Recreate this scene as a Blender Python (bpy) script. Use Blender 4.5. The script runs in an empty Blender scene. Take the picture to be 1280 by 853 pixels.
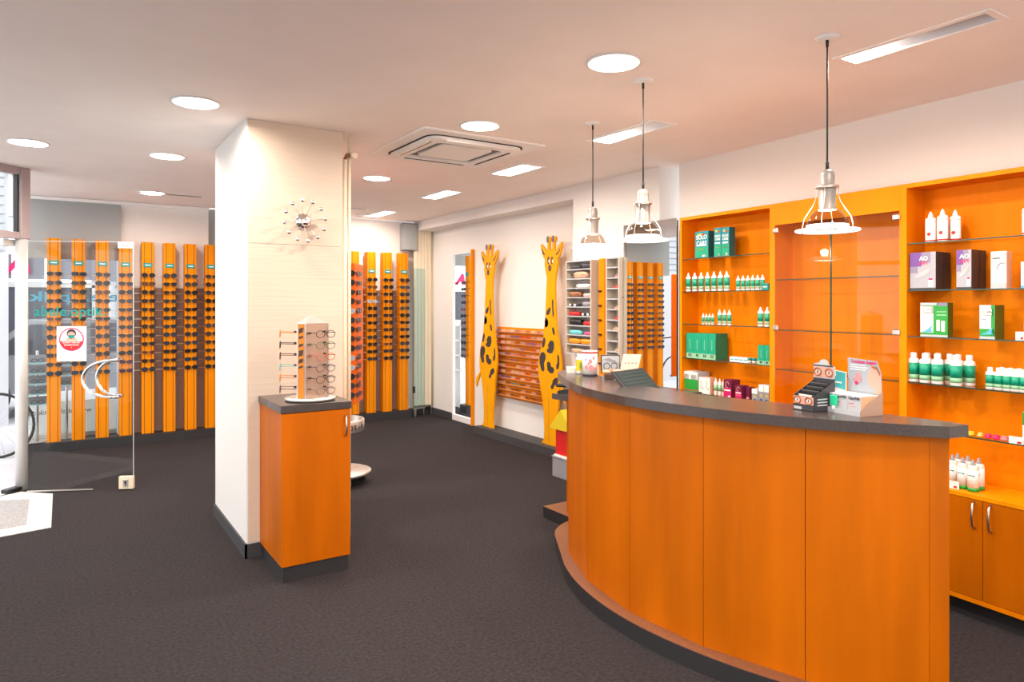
import bpy, bmesh, random
from math import sin, cos, tan, pi, radians, atan2, sqrt, hypot
from mathutils import Vector, Matrix
random.seed(7)
S = bpy.context.scene
COL = S.collection

# ------------------------------------------------------------------ camera, world, exposure
TH = radians(33.2); F = 862.0; HY = 379.0; CH = 1.55; CEIL = 2.67
cam_d = bpy.data.cameras.new('camera'); cam = bpy.data.objects.new('camera', cam_d); COL.objects.link(cam)
cam.location = (0, 0, CH); cam.rotation_euler = (pi/2, 0, -TH)
cam_d.sensor_width = 36; cam_d.sensor_fit = 'HORIZONTAL'; cam_d.lens = F/1280*36
cam_d.shift_y = -(426.5-HY)/1280; cam_d.clip_start = .05; cam_d.clip_end = 200
S.camera = cam
S.view_settings.view_transform = 'Standard'; S.view_settings.look = 'None'
S.view_settings.gamma = 1; S.view_settings.use_curve_mapping = False
S.view_settings.exposure = 0.34
W = bpy.data.worlds.new('world'); S.world = W; W.use_nodes = True
W.node_tree.nodes['Background'].inputs[0].default_value = (.95, .97, 1, 1)
W.node_tree.nodes['Background'].inputs[1].default_value = 2.4
DOWN_W = 22.0      # watts of one round downlight
TROUGH_W = 16.0    # watts of one rectangular fitting
PEND_W = 1.2
BULB_W = 9.0

# ------------------------------------------------------------------ survey (points of the photograph laid onto real planes of the room)
c_, s_ = cos(TH), sin(TH)
def ray(px, py):
    a = (px-640)/F; return (c_*a+s_, -s_*a+c_, (HY-py)/F)
def RZ(px, py, z):
    r = ray(px, py); t = (z-CH)/r[2]; return (r[0]*t, r[1]*t, z)
def RX(px, py, x):
    r = ray(px, py); t = x/r[0]; return (x, r[1]*t, CH+r[2]*t)
def RY(px, py, y):
    r = ray(px, py); t = y/r[1]; return (r[0]*t, y, CH+r[2]*t)
A = radians(3.2)                       # the right wall stands 3.2 degrees off the rest
def RQ(px, py, q):
    r = ray(px, py); t = q/(r[0]*cos(A)-r[1]*sin(A)); return (-(r[0]*sin(A)+r[1]*cos(A))*t, q, CH+r[2]*t)
def WQ(s, q, z=0): return (-s*sin(A)+q*cos(A), -s*cos(A)-q*sin(A), z)
RQROT = -(pi/2+A)

# ------------------------------------------------------------------ materials
MATS = {}
def mat(name, col, rough=.5, metal=0, emit=0, noise=0, nscale=(20, 20, 20), bump=0, bscale=None, alpha=None, coat=0, spec=None):
    if name in MATS: return MATS[name]
    if name.endswith('_print'): col = tuple(v*.78 for v in col)
    m = bpy.data.materials.new(name); m.use_nodes = True; nt = m.node_tree; b = nt.nodes['Principled BSDF']
    b.inputs['Base Color'].default_value = (*col, 1); b.inputs['Roughness'].default_value = rough; b.inputs['Metallic'].default_value = metal
    if spec is not None: b.inputs['Specular IOR Level'].default_value = spec
    if coat: b.inputs['Coat Weight'].default_value = coat; b.inputs['Coat Roughness'].default_value = .15
    if emit:
        b.inputs['Emission Color'].default_value = (*col, 1); b.inputs['Emission Strength'].default_value = emit
    if noise or bump:
        tc = nt.nodes.new('ShaderNodeTexCoord'); mp = nt.nodes.new('ShaderNodeMapping'); mp.inputs['Scale'].default_value = nscale
        nt.links.new(tc.outputs['Object'], mp.inputs[0])
        nz = nt.nodes.new('ShaderNodeTexNoise'); nz.inputs['Scale'].default_value = 1; nz.inputs['Detail'].default_value = 5
        nt.links.new(mp.outputs[0], nz.inputs[0])
        if noise:
            r = nt.nodes.new('ShaderNodeValToRGB')
            r.color_ramp.elements[0].position = .3; r.color_ramp.elements[1].position = .7
            r.color_ramp.elements[0].color = (*[max(0, v*(1-noise)) for v in col], 1)
            r.color_ramp.elements[1].color = (*[min(1, v*(1+noise)) for v in col], 1)
            nt.links.new(nz.outputs[0], r.inputs[0]); nt.links.new(r.outputs[0], b.inputs['Base Color'])
        if bump:
            mp2 = nt.nodes.new('ShaderNodeMapping'); mp2.inputs['Scale'].default_value = bscale or nscale
            nt.links.new(tc.outputs['Object'], mp2.inputs[0])
            n2 = nt.nodes.new('ShaderNodeTexNoise'); n2.inputs['Scale'].default_value = 1; n2.inputs['Detail'].default_value = 4
            nt.links.new(mp2.outputs[0], n2.inputs[0])
            bp = nt.nodes.new('ShaderNodeBump'); bp.inputs['Strength'].default_value = bump; bp.inputs['Distance'].default_value = .01
            nt.links.new(n2.outputs[0], bp.inputs['Height']); nt.links.new(bp.outputs[0], b.inputs['Normal'])
    MATS[name] = m; return m
def glass(name, tint, gloss=.06):
    m = bpy.data.materials.new(name); m.use_nodes = True; nt = m.node_tree; nt.nodes.clear()
    o = nt.nodes.new('ShaderNodeOutputMaterial'); t = nt.nodes.new('ShaderNodeBsdfTransparent'); g = nt.nodes.new('ShaderNodeBsdfGlossy')
    g.inputs['Roughness'].default_value = .02; t.inputs[0].default_value = (*tint, 1)
    mx = nt.nodes.new('ShaderNodeMixShader'); fr = nt.nodes.new('ShaderNodeFresnel'); fr.inputs[0].default_value = 1.45
    geo = nt.nodes.new('ShaderNodeNewGeometry'); iv = nt.nodes.new('ShaderNodeMath'); iv.operation = 'SUBTRACT'; iv.inputs[0].default_value = 1; nt.links.new(geo.outputs['Backfacing'], iv.inputs[1])
    ml = nt.nodes.new('ShaderNodeMath'); ml.operation = 'MULTIPLY'; nt.links.new(iv.outputs[0], ml.inputs[0]); nt.links.new(fr.outputs[0], ml.inputs[1])
    nt.links.new(ml.outputs[0], mx.inputs[0]); nt.links.new(t.outputs[0], mx.inputs[1]); nt.links.new(g.outputs[0], mx.inputs[2])
    nt.links.new(mx.outputs[0], o.inputs[0]); MATS[name] = m; return m

m_ceil = mat('ceiling_paint', (.94, .86, .815), .9, noise=.02, nscale=(3, 3, 3))
m_wall = mat('wall_paint', (.78, .745, .71), .9, bump=.1, nscale=(60, 60, 60))
m_wallpaper = mat('ribbed_wallpaper', (.68, .56, .45), .85, noise=.03, nscale=(2, 2, 90), bump=.12, bscale=(3, 3, 110))
m_carpet = mat('carpet', (.032, .027, .028), .95, noise=.35, nscale=(60, 60, 60), bump=.6, bscale=(220, 220, 220), spec=.15)
m_base = mat('baseboard_grey', (.045, .043, .046), .7)
m_wood = mat('orange_beech', (.78, .205, .0), .5, noise=.10, nscale=(9, 9, 1.2), spec=.1)
m_woodp = mat('orange_beech_panel', (.50, .112, .0), .42, noise=.15, nscale=(7, 7, .9), spec=.14)
m_woodc = mat('orange_column_wood', (.80, .245, .0), .5, noise=.08, nscale=(14, 14, 1), spec=.12)
m_woodl = mat('light_edge_wood', (.80, .26, .0), .5, noise=.08, nscale=(9, 9, 2), spec=.12)
m_groove = mat('groove_black', (.025, .015, .01), .7)
m_granite = mat('granite_laminate', (.062, .048, .044), .22, noise=.7, nscale=(420, 420, 420))
m_plinthtop = mat('plinth_brown_laminate', (.19, .075, .035), .4, noise=.15, nscale=(60, 60, 60))
m_dark = mat('plinth_black', (.022, .020, .022), .55)
m_chrome = mat('chrome', (.86, .86, .86), .12, 1)
m_steel = mat('brushed_steel', (.62, .58, .54), .32, 1)
m_alu = mat('satin_aluminium', (.72, .69, .66), .38, .85)
m_trough = mat('trough_reflector', (.62, .62, .64), .35, .6)
m_lampbody = mat('lamp_body_silver', (.30, .27, .25), .45, .35)
m_white = mat('white_plastic', (.88, .87, .85), .4)
m_cream = mat('cream_enamel', (.84, .72, .54), .4)
m_black = mat('black_plastic', (.012, .012, .013), .3)
m_cable = mat('black_cable', (.01, .01, .01), .5)
m_gls = glass('clear_glass', (.975, .99, .985)); m_glgreen = mat('glass_edge_green', (.008, .06, .04), .12)
m_lampglass = glass('lamp_glass', (.98, .96, .93))
m_bell = glass('smoky_lamp_glass', (.70, .62, .55))
m_mirror = mat('mirror_silver', (.86, .89, .88), .01, 1)
m_lamp = mat('lit_lamp', (1, .97, .92), .5, emit=7)
m_lampw = mat('lit_diffuser', (1, .95, .90), .5, emit=1.6)
m_giraffe = mat('giraffe_yellow', (.82, .34, .0), .5, spec=.15, noise=.04, nscale=(5, 5, 5))
m_spot = mat('giraffe_spot_brown', (.035, .028, .030), .5)
m_spotb = mat('giraffe_nose_brown', (.12, .045, .02), .5)
m_teal = mat('teal_print', (.0, .33, .30), .5)
m_tealg = mat('sea_green_print', (.0, .42, .24), .45)
m_green = mat('green_print', (.02, .42, .05), .45)
m_lime = mat('pale_green_print', (.35, .70, .40), .45)
m_cyan = mat('cyan_print', (.12, .58, .80), .5)
m_mag = mat('magenta_print', (.75, .01, .16), .5)
m_dmag = mat('dark_magenta_print', (.18, .01, .06), .5)
m_red = mat('red_print', (.80, .015, .015), .45)
m_purple = mat('purple_print', (.22, .09, .42), .4)
m_silver = mat('silver_print', (.50, .50, .55), .35, .2)
m_dgrey = mat('charcoal_print', (.05, .045, .055), .45)
m_grey = mat('grey_print', (.35, .35, .38), .5)
m_lgrey = mat('pale_grey_print', (.62, .64, .67), .5)
m_navy = mat('navy_print', (.03, .06, .18), .5)
m_yellow = mat('yellow_print', (.85, .65, .02), .45)
m_pink = mat('pink_print', (.85, .30, .33), .5)
m_skin = mat('printed_skin', (.72, .34, .27), .55)
m_peach = mat('peach_print', (.85, .50, .33), .5)
m_brown = mat('brown_leather', (.30, .12, .05), .5)
m_beige = mat('beige_laminate', (.52, .44, .35), .55)
m_beiged = mat('beige_shelf_inside', (.42, .40, .38), .6)
m_card = mat('white_card', (.88, .84, .80), .6)
m_clearpl = mat('frosted_plastic', (.72, .70, .64), .25)
m_stone = mat('terrazzo', (.60, .59, .57), .5, noise=.25, nscale=(70, 70, 70))
m_stoned = mat('terrazzo_dark', (.34, .33, .33), .5, noise=.35, nscale=(90, 90, 90))
m_gapshade = mat('gap_shade_brown', (.22, .145, .115), .6)
m_pole = mat('pale_post', (.78, .77, .74), .35, .3)
m_frame = mat('frame_mauve_metal', (.42, .33, .33), .5)
m_blind = mat('grey_green_blind', (.36, .37, .36), .8)
m_street = mat('pale_paving', (.60, .60, .62), .8, noise=.08, nscale=(3, 3, 3))
m_fac = mat('facade_white', (.60, .60, .63), .8)
m_facg = mat('facade_grey', (.22, .21, .24), .7)
m_facd = mat('facade_dark_glass', (.07, .07, .09), .2)
m_carp = mat('car_paint_silver', (.35, .35, .38), .25, .6)
m_tyre = mat('tyre_rubber', (.03, .03, .03), .8)
m_teal_l = mat('pale_teal_plastic', (.35, .66, .68), .3)

# ------------------------------------------------------------------ mesh helpers
class B:
    def __init__(s): s.v = []; s.f = []; s.mi = []; s.ms = []; s.sm = []
    def idx(s, m):
        if m not in s.ms: s.ms.append(m)
        return s.ms.index(m)
    def add(s, vs, fs, m, smooth=False, M=None):
        o = len(s.v)
        s.v += [tuple(M @ Vector(v)) if M else tuple(v) for v in vs]
        k = s.idx(m)
        for f in fs: s.f.append([i+o for i in f]); s.mi.append(k); s.sm.append(smooth)
        return s
    def box(s, x0, x1, y0, y1, z0, z1, m, M=None):
        vs = [(x, y, z) for z in (z0, z1) for y in (y0, y1) for x in (x0, x1)]
        return s.add(vs, [(0, 2, 3, 1), (4, 5, 7, 6), (0, 1, 5, 4), (2, 6, 7, 3), (0, 4, 6, 2), (1, 3, 7, 5)], m, M=M)
    def cbox(s, x0, x1, y0, y1, z0, z1, m, b=.004, M=None):     # chamfered box
        b = min(b, (x1-x0)/2.01, (y1-y0)/2.01, (z1-z0)/2.01)
        bm = bmesh.new(); bmesh.ops.create_cube(bm, size=1)
        for v in bm.verts: v.co = Vector(((x0+x1)/2+v.co.x*(x1-x0), (y0+y1)/2+v.co.y*(y1-y0), (z0+z1)/2+v.co.z*(z1-z0)))
        bmesh.ops.bevel(bm, geom=bm.edges[:], offset=b, segments=1, affect='EDGES', profile=.5)
        bm.verts.index_update(); vs = [v.co[:] for v in bm.verts]; fs = [[v.index for v in f.verts] for f in bm.faces]; bm.free()
        return s.add(vs, fs, m, M=M)
    def prism(s, poly, z0, z1, m, M=None, mside=None):
        n = len(poly); vs = [(x, y, z0) for x, y in poly]+[(x, y, z1) for x, y in poly]
        s.add(vs, [list(range(n))[::-1], list(range(n, 2*n))], m, M=M)
        o = len(s.v)-2*n; k = s.idx(mside or m)
        for i in range(n):
            j = (i+1) % n; s.f.append([o+i, o+j, o+n+j, o+n+i]); s.mi.append(k); s.sm.append(False)
        return s
    def plate(s, poly, y0, y1, m, M=None, mside=None):         # polygon in the x,z plane, thickness along y
        R = Matrix(((1, 0, 0, 0), (0, 0, -1, 0), (0, 1, 0, 0), (0, 0, 0, 1)))
        return s.prism(poly, -y1, -y0, m, M=(M @ R) if M else R, mside=mside)
    def lathe(s, prof, m, seg=24, M=None, cx=0, cy=0, smooth=True, cap=True):
        vs = []; n = len(prof)
        for r, z in prof:
            for k in range(seg): a = 2*pi*k/seg; vs.append((cx+r*cos(a), cy+r*sin(a), z))
        fs = []
        for i in range(n-1):
            for k in range(seg): j = (k+1) % seg; fs.append((i*seg+k, i*seg+j, (i+1)*seg+j, (i+1)*seg+k))
        s.add(vs, fs, m, smooth, M)
        if cap:
            o = len(s.v)-len(vs); kk = s.idx(m)
            if prof[0][0] > 1e-5: s.f.append([o+k for k in range(seg)][::-1]); s.mi.append(kk); s.sm.append(False)
            if prof[-1][0] > 1e-5: s.f.append([o+(n-1)*seg+k for k in range(seg)]); s.mi.append(kk); s.sm.append(False)
        return s
    def tube(s, pts, r, m, seg=8, closed=False, M=None):
        pts = [Vector(p) for p in pts]; n = len(pts); vs = []; up = None
        for i, p in enumerate(pts):
            if closed: t = (pts[(i+1) % n]-pts[i-1]).normalized()
            else: t = (pts[min(i+1, n-1)]-pts[max(i-1, 0)]).normalized()
            if up is None:
                up = Vector((0, 0, 1)) if abs(t.z) < .9 else Vector((1, 0, 0))
            u = (up-t*up.dot(t)).normalized(); w = t.cross(u); up = u
            for k in range(seg): a = 2*pi*k/seg; vs.append(tuple(p+(u*cos(a)+w*sin(a))*r))
        fs = []
        for i in range(n if closed else n-1):
            j = (i+1) % n
            for k in range(seg): l = (k+1) % seg; fs.append((i*seg+k, i*seg+l, j*seg+l, j*seg+k))
        if not closed: fs += [list(range(seg))[::-1], [(n-1)*seg+k for k in range(seg)]]
        return s.add(vs, fs, m, True, M)
    def ball(s, c, r, m, seg=12, sc=(1, 1, 1), M=None, e=1.0):
        vs = []; fs = []; rings = max(4, seg//2)
        sg = lambda v: (abs(v)**e)*(1 if v >= 0 else -1)
        for i in range(rings+1):
            th = pi*i/rings
            for k in range(seg):
                ph = 2*pi*k/seg
                vs.append((c[0]+r*sc[0]*sg(sin(th))*sg(cos(ph)), c[1]+r*sc[1]*sg(sin(th))*sg(sin(ph)), c[2]-r*sc[2]*sg(cos(th))))
        for i in range(rings):
            for k in range(seg): j = (k+1) % seg; fs.append((i*seg+k, i*seg+j, (i+1)*seg+j, (i+1)*seg+k))
        return s.add(vs, fs, m, True, M)
    def mesh(s, name):
        me = bpy.data.meshes.new(name); me.from_pydata(s.v, [], s.f)
        for m in s.ms: me.materials.append(m)
        for p, k, sm in zip(me.polygons, s.mi, s.sm): p.material_index = k; p.use_smooth = sm
        me.update(); return me
    def obj(s, name, parent=None, loc=None, rz=0):
        me = s.mesh(name); bm = bmesh.new(); bm.from_mesh(me)
        bmesh.ops.recalc_face_normals(bm, faces=bm.faces[:]); bm.to_mesh(me); bm.free()
        o = bpy.data.objects.new(name, me); COL.objects.link(o)
        if parent: o.parent = parent
        if loc: o.location = loc
        if rz: o.rotation_euler = (0, 0, rz)
        return o
def tag(o, label, cat, group=None, kind=None):
    if label: o['label'] = label
    if cat: o['category'] = cat
    if group: o['group'] = group
    if kind: o['kind'] = kind
    return o
def thing(name, label, cat, loc=(0, 0, 0), rz=0, group=None):
    o = bpy.data.objects.new(name, None); COL.objects.link(o); o.empty_display_size = .05
    o.location = loc; o.rotation_euler = (0, 0, rz); return tag(o, label, cat, group)
def struct(o): o['kind'] = 'structure'; return o
KIDS = {}
def dup(root, loc, rz, label, group=None, parent=None):
    r = root.copy(); COL.objects.link(r); r.location = loc; r.rotation_euler = (0, 0, rz)
    if label: r['label'] = label
    if group: r['group'] = group
    for ch in root.children:
        d = ch.copy(); COL.objects.link(d); d.parent = r
        for g in ch.children: e = g.copy(); COL.objects.link(e); e.parent = d
    return r
def text(body, size, m, parent, loc, rot=(pi/2, 0, 0), name='lettering', extrude=.0004, align='CENTER', bold=0, label=None, sx=1, shear=0, mirror=False, maxw=None):
    cu = bpy.data.curves.new('t', 'FONT'); cu.body = body; cu.size = size; cu.extrude = extrude; cu.offset = bold; cu.align_x = align; cu.align_y = 'CENTER'
    cu.resolution_u = 3; cu.shear = shear
    t = bpy.data.objects.new('t', cu); dg = bpy.context.evaluated_depsgraph_get()
    COL.objects.link(t); dg.update(); me = bpy.data.meshes.new_from_object(t.evaluated_get(dg)); bpy.data.objects.remove(t)
    if maxw:
        xs = [v.co.x for v in me.vertices]; w = max(xs)-min(xs); sx = maxw/w
    for v in me.vertices: v.co.x *= sx*(-1 if mirror else 1)
    if mirror: me.flip_normals()
    me.materials.clear(); me.materials.append(m); me.name = name
    o = bpy.data.objects.new(name, me); COL.objects.link(o); o.parent = parent; o.location = loc; o.rotation_euler = rot
    if label: o['label'] = label
    return o
ORD = ['first', 'second', 'third', 'fourth', 'fifth', 'sixth', 'seventh', 'eighth', 'ninth', 'tenth', 'eleventh', 'twelfth', 'thirteenth', 'fourteenth']

# ================================================================== STRUCTURE
# storefront line: from the post up the diagonal to the left
PX, PY = -.272, 7.03
LX, LY = -3.73, 3.43
b = B(); b.prism([(-3.73, -3), (4.6, -3), (4.6, 9.55), (-.36, 9.55), (PX, PY), (LX, LY)], -.05, 0, m_carpet)
struct(b.obj('floor'))
st = [RZ(66, 618, 0), RZ(64, 660, 0), RZ(0, 672, 0)]
b = B(); b.prism([(st[0][0], st[0][1]), (st[1][0], st[1][1]), (st[2][0], st[2][1]), (-1.6, 5.64), (-.47, 6.82), (-.27, 6.93)][::-1], 0, .004, m_stone)
fs = b.obj('floor_stone'); struct(fs)
i1, i2, i3 = RZ(37, 625, 0), RZ(33, 657, 0), RZ(0, 663, 0)
b = B(); b.prism([(i1[0], i1[1]), (i2[0], i2[1]), (i3[0], i3[1]), (-1.5, 5.80), (-.5, 6.74)][::-1], .004, .0055, m_stoned); b.obj('doormat_field', fs)

# ceiling with true holes for the fittings
downs = [(.631, 4.184), (-.19, 5.866), (.678, 5.827), (.775, 7.854), (2.212, 3.749), (2.366, 5.824), (2.152, 2.425),
         (.62, 2.4), (-1.4, 2.4), (-1.4, 4.2), (.6, .6), (2.2, .7), (-1.4, .6), (.6, -1.2), (2.2, -1.2), (-1.4, -1.2)]  # this row: unseen downlights added to fill the room with light
rects = [(2.955, 3.115, 1.2, 1.83), (3.03, 3.225, 3.05, 3.68), (3.09, 3.32, 4.58, 5.09), (3.18, 3.39, 6.06, 6.66), (3.265, 3.46, 7.83, 8.47), (2.955, 3.115, -.6, .03)]  # last one lies out of view, added for fill light
HR = .118
holes = [(x-.15, x+.15, y-.15, y+.15) for x, y in downs]+rects
X0, X1, Y0, Y1 = -.36, 4.6, -3.0, 8.75
def ceil_cells(bb, X0, X1, Y0, Y1):
    hs = [h for h in holes if h[0] > X0-.001 and h[1] < X1+.001]
    xs = sorted({X0, X1, *[v for h in hs for v in h[:2]]}); ys = sorted({Y0, Y1, *[v for h in hs for v in h[2:]]})
    for i in range(len(xs)-1):
        for j in range(len(ys)-1):
            cx, cy = (xs[i]+xs[i+1])/2, (ys[j]+ys[j+1])/2
            if any(h[0] < cx < h[1] and h[2] < cy < h[3] for h in hs): continue
            bb.add([(xs[i], ys[j], CEIL), (xs[i+1], ys[j], CEIL), (xs[i+1], ys[j+1], CEIL), (xs[i], ys[j+1], CEIL)], [(3, 2, 1, 0)], m_ceil)
    for x, y in downs:
        if not (X0 < x < X1): continue
        vs = []; n = 32
        for k in range(n):
            a = 2*pi*k/n; q = .15/max(abs(cos(a)), abs(sin(a))); vs += [(x+q*cos(a), y+q*sin(a), CEIL), (x+HR*cos(a), y+HR*sin(a), CEIL)]
        bb.add(vs, [(2*k, 2*k+1, 2*((k+1) % n)+1, 2*((k+1) % n)) for k in range(n)], m_ceil)
b = B(); ceil_cells(b, X0, X1, Y0, Y1)
hs = [h for h in holes if h[1] < X0]
# left wedge beside the storefront: full strip in front, triangle behind
yl = 3.0
ceil_cells_rect = B()
def wedge(bb):
    x0, x1 = LX, X0
    hh = [h for h in holes if h[1] < x1 and h[3] < 3.3]
    xs = sorted({x0, x1, *[v for h in hh for v in h[:2]]}); ys = sorted({-3.0, 3.4, *[v for h in hh for v in h[2:]]})
    for i in range(len(xs)-1):
        for j in range(len(ys)-1):
            cx, cy = (xs[i]+xs[i+1])/2, (ys[j]+ys[j+1])/2
            if any(h[0] < cx < h[1] and h[2] < cy < h[3] for h in hh): continue
            bb.add([(xs[i], ys[j], CEIL), (xs[i+1], ys[j], CEIL), (xs[i+1], ys[j+1], CEIL), (xs[i], ys[j+1], CEIL)], [(3, 2, 1, 0)], m_ceil)
    for x, y in downs:
        if x < x1 and y < 3.3:
            vs = []; n = 32
            for k in range(n):
                a = 2*pi*k/n; q = .15/max(abs(cos(a)), abs(sin(a))); vs += [(x+q*cos(a), y+q*sin(a), CEIL), (x+HR*cos(a), y+HR*sin(a), CEIL)]
            bb.add(vs, [(2*k, 2*k+1, 2*((k+1) % n)+1, 2*((k+1) % n)) for k in range(n)], m_ceil)
    # y 3.4 .. diagonal, without holes
    bb.add([(x0, 3.4, CEIL), (x1, 3.4, CEIL), (x1, LY+(x1-LX)*(PY-LY)/(PX-LX), CEIL), (x0, LY, CEIL)], [(3, 2, 1, 0)], m_ceil)
wedge(b)
downs = [d for d in downs if not (d[0] < X0 and d[1] > 3.3)]
# roof slab above, so that no sky shines in through the holes
b.box(LX, 4.6, -3, 3.4, CEIL+.14, CEIL+.2, m_ceil); b.box(X0, 4.6, 3.4, 8.75, CEIL+.14, CEIL+.2, m_ceil)
struct(b.obj('ceiling'))

b = B(); b.box(.56, 1.46, 8.78, 8.95, 0, CEIL, m_wall); b.box(1.78, 4.36, 8.78, 8.95, 0, CEIL, m_wall); b.box(1.46, 1.78, 8.86, 8.95, 0, CEIL, m_blind)
struct(b.obj('wall_back'))
b = B(); b.box(-.36, .56, 8.74, 8.80, 2.02, CEIL-.06, m_blind); struct(b.obj('wall_bulkhead'))
b = B(); b.box(-.36, 1.46, 8.70, 8.74, CEIL-.035, CEIL-.004, m_white); struct(b.obj('trim_1'))      # pale strip under the ceiling
b = B(); b.box(-.36, .62, 8.80, 9.55, 2.60, 2.66, m_blind); struct(b.obj('ceiling_bay'))
b = B(); b.box(4.36, 4.40, 5.21, 7.545, 0, CEIL, m_wall); b.box(4.36, 4.40, 8.105, 8.95, 0, CEIL, m_wall); b.box(4.36, 4.40, 7.545, 8.105, 0, .075, m_wall); b.box(4.36, 4.40, 7.545, 8.105, 2.19, CEIL, m_wall)
struct(b.obj('wall_right_far'))
b = B(); b.box(4.40, 5.5, 7.2, 9.3, -.05, .002, m_carpet); struct(b.obj('floor_side_bay'))
b = B(); b.box(4.40, 5.5, 7.2, 9.3, 2.5, 2.6, m_blind); b.box(4.40, 5.5, 9.3, 9.34, 2.12, 2.6, m_blind); struct(b.obj('ceiling_side_bay'))
b = B(); b.box(4.11, 4.6, 4.07, 5.21, 0, CEIL, m_wall); struct(b.obj('wall_pier'))
b = B(); b.box(4.11, 4.36, 5.21, 8.78, 2.547, CEIL, m_wall); struct(b.obj('trim_beam'))
b = B(); b.box(-4.3, 5.2, 3.95, 4.15, 0, CEIL, m_wall); o = b.obj('wall_right', loc=(0, 0, 0), rz=RQROT); struct(o)
# clear the far end of the right wall so that it starts at the pier
for v in o.data.vertices:
    if v.co.x < 0: v.co.x = RQ(849, 204, 3.95)[0]
b = B(); b.box(-3.73, 4.3, -3.15, -3, 0, .6, m_wall); b.box(-3.73, 4.3, -3.15, -3, 2.3, CEIL, m_wall)
for x in (-3.73, -1.9, 0, 1.9, 4.1): b.box(x, x+.15, -3.15, -3, .6, 2.3, m_wall)
struct(b.obj('wall_front'))
b = B(); b.box(-3.88, -3.73, -3, 3.43, 0, .5, m_wall); b.box(-3.88, -3.73, -3, 3.43, 2.35, CEIL, m_wall)
for y in (-3, -.9, 1.2, 3.3): b.box(-3.88, -3.73, y, y+.13, .5, 2.35, m_wall)
struct(b.obj('wall_left'))

# pillar
b = B(); b.box(.945, 1.545, 4.386, 5.40, 0, CEIL, m_wall); pil = b.obj('pillar'); struct(pil)
b = B(); b.box(.952, 1.543, 4.380, 4.387, .095, 1.915, m_wallpaper); b.obj('wallpaper_sheet', pil)
b = B(); b.box(.952, 1.543, 4.380, 4.387, 1.918, CEIL-.002, m_wallpaper); b.obj('wallpaper_sheet', pil)
b = B(); b.box(.933, .945, 4.374, 5.40, 0, .085, m_base); b.box(.933, 1.03, 4.374, 4.386, 0, .085, m_base); struct(b.obj('baseboard_pillar'))
b = B(); b.box(3.99, 4.36, 8.765, 8.78, 0, .09, m_base); b.box(4.345, 4.36, 8.12, 8.765, 0, .09, m_base); struct(b.obj('baseboard_back'))

# storefront: post, transom, headers
ang = atan2(PY-LY, PX-LX)
sf = bpy.data.objects.new('window_1', None); COL.objects.link(sf); sf.location = (PX, PY, 0); sf.rotation_euler = (0, 0, ang+pi); struct(sf)
L = hypot(PX-LX, PY-LY)
b = B(); b.cbox(-.045, .045, -.045, .045, 2.08, CEIL, m_frame, .006); b.obj('post', sf)
b = B(); b.lathe([(.045, .0), (.045, 2.08)], m_pole, 24); b.obj('post', sf)
b = B(); b.box(.045, L, -.03, .03, 2.08, 2.135, m_frame); b.obj('transom', sf)
b = B(); b.box(.045, L, -.03, .03, 2.61, CEIL, m_frame); b.obj('head_frame', sf)
b = B(); b.box(.045, .060, -.02, .02, 2.135, 2.61, m_dark); b.obj('glazing_bead', sf)
b = B(); b.box(.06, L, -.004, .004, 2.135, 2.61, m_gls); b.obj('pane', sf)
b = B(); b.box(1.0, 1.05, -.03, .03, 0, 2.08, m_alu); b.box(2.9, 2.95, -.03, .03, 0, 2.08, m_alu); b.obj('mullion', sf)
b = B(); b.box(1.05, L, -.004, .004, .03, 2.08, m_gls); b.obj('pane', sf)
b = B(); b.cbox(-.03, .16, -.035, .035, .004, .035, m_black, .004); b.obj('floor_pivot', sf)
b = B(); b.cbox(.02, .14, -.10, -.03, 2.02, 2.075, m_alu, .006); b.obj('door_closer', sf)
# display bay glazing
w2 = bpy.data.objects.new('window_2', None); COL.objects.link(w2); w2.location = (0, 9.5, 0); struct(w2)
b = B(); b.box(-.36, .62, -.004, .004, .05, 2.6, m_gls); b.obj('pane', w2)
b = B(); b.box(-.36, .62, -.03, .03, 0, .05, m_alu); b.box(.56, .62, -.03, .03, .05, 2.6, m_alu); b.obj('window_frame', w2)
b = B(); b.box(.56, .66, -.7, .0, 0, 2.6, m_fac); b.obj('reveal', w2)
# mirrored lettering of the shop's name on the bay window (read from outside), one letter each
word = 'abele.optik.'
x = .80
wd = text('abele.optik.', .155, m_cyan, w2, (.24, -.012, 1.62), (pi/2, 0, 0), mirror=True, bold=.003, maxw=1.16, label='large cyan shop name seen reversed through the window')
text('www.abele-optik.de', .075, m_dgrey, w2, (.0, -.012, .30), (pi/2, 0, 0), mirror=True, label='small reversed web address low on the window')
text('ABELE', .05, m_dgrey, w2, (.33, -.012, 1.06+.20), (pi/2, 0, 0), mirror=True)

# ================================================================== OUTSIDE
b = B(); b.prism([(-30, -8), (30, -8), (30, 40), (-30, 40)], -.12, -.06, m_street); tag(b.obj('street_paving'), None, None, kind='structure')
t = thing('shop_building', 'pale building across the street seen through the left window', 'building', (0, 15.5, -.06))
b = B(); b.box(-9, 9, 0, .4, 0, 2.0, m_fac); b.box(-9, 9, 0, .4, 3.2, 9, m_fac)
for x in (-9, -1.9, .5, 2.9, 5.6): b.box(x, x+.5, 0, .4, 2.0, 3.2, m_fac)
b.obj('wall', t)
for i, x in enumerate((-4.4, -1.45, .95, 3.4, 7.0)):
    b = B(); b.box(x, x+1.95, -.03, .05, .25, 1.9, m_facd); w = b.obj('shop_window', t)
    b = B(); b.box(x-.05, x, -.06, .05, .2, 1.95, m_alu); b.box(x+1.95, x+2.0, -.06, .05, .2, 1.95, m_alu); b.box(x-.05, x+2, -.06, .05, 1.9, 1.97, m_alu); b.obj('window_frame', w)
for i in range(9):
    b = B(); b.box(-3.2+i*.5, -2.75+i*.5, -.05, .02, 2.05, 2.5, m_facg); b.obj('panel', t)
p = RY(60, 350, 15.4)
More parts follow.
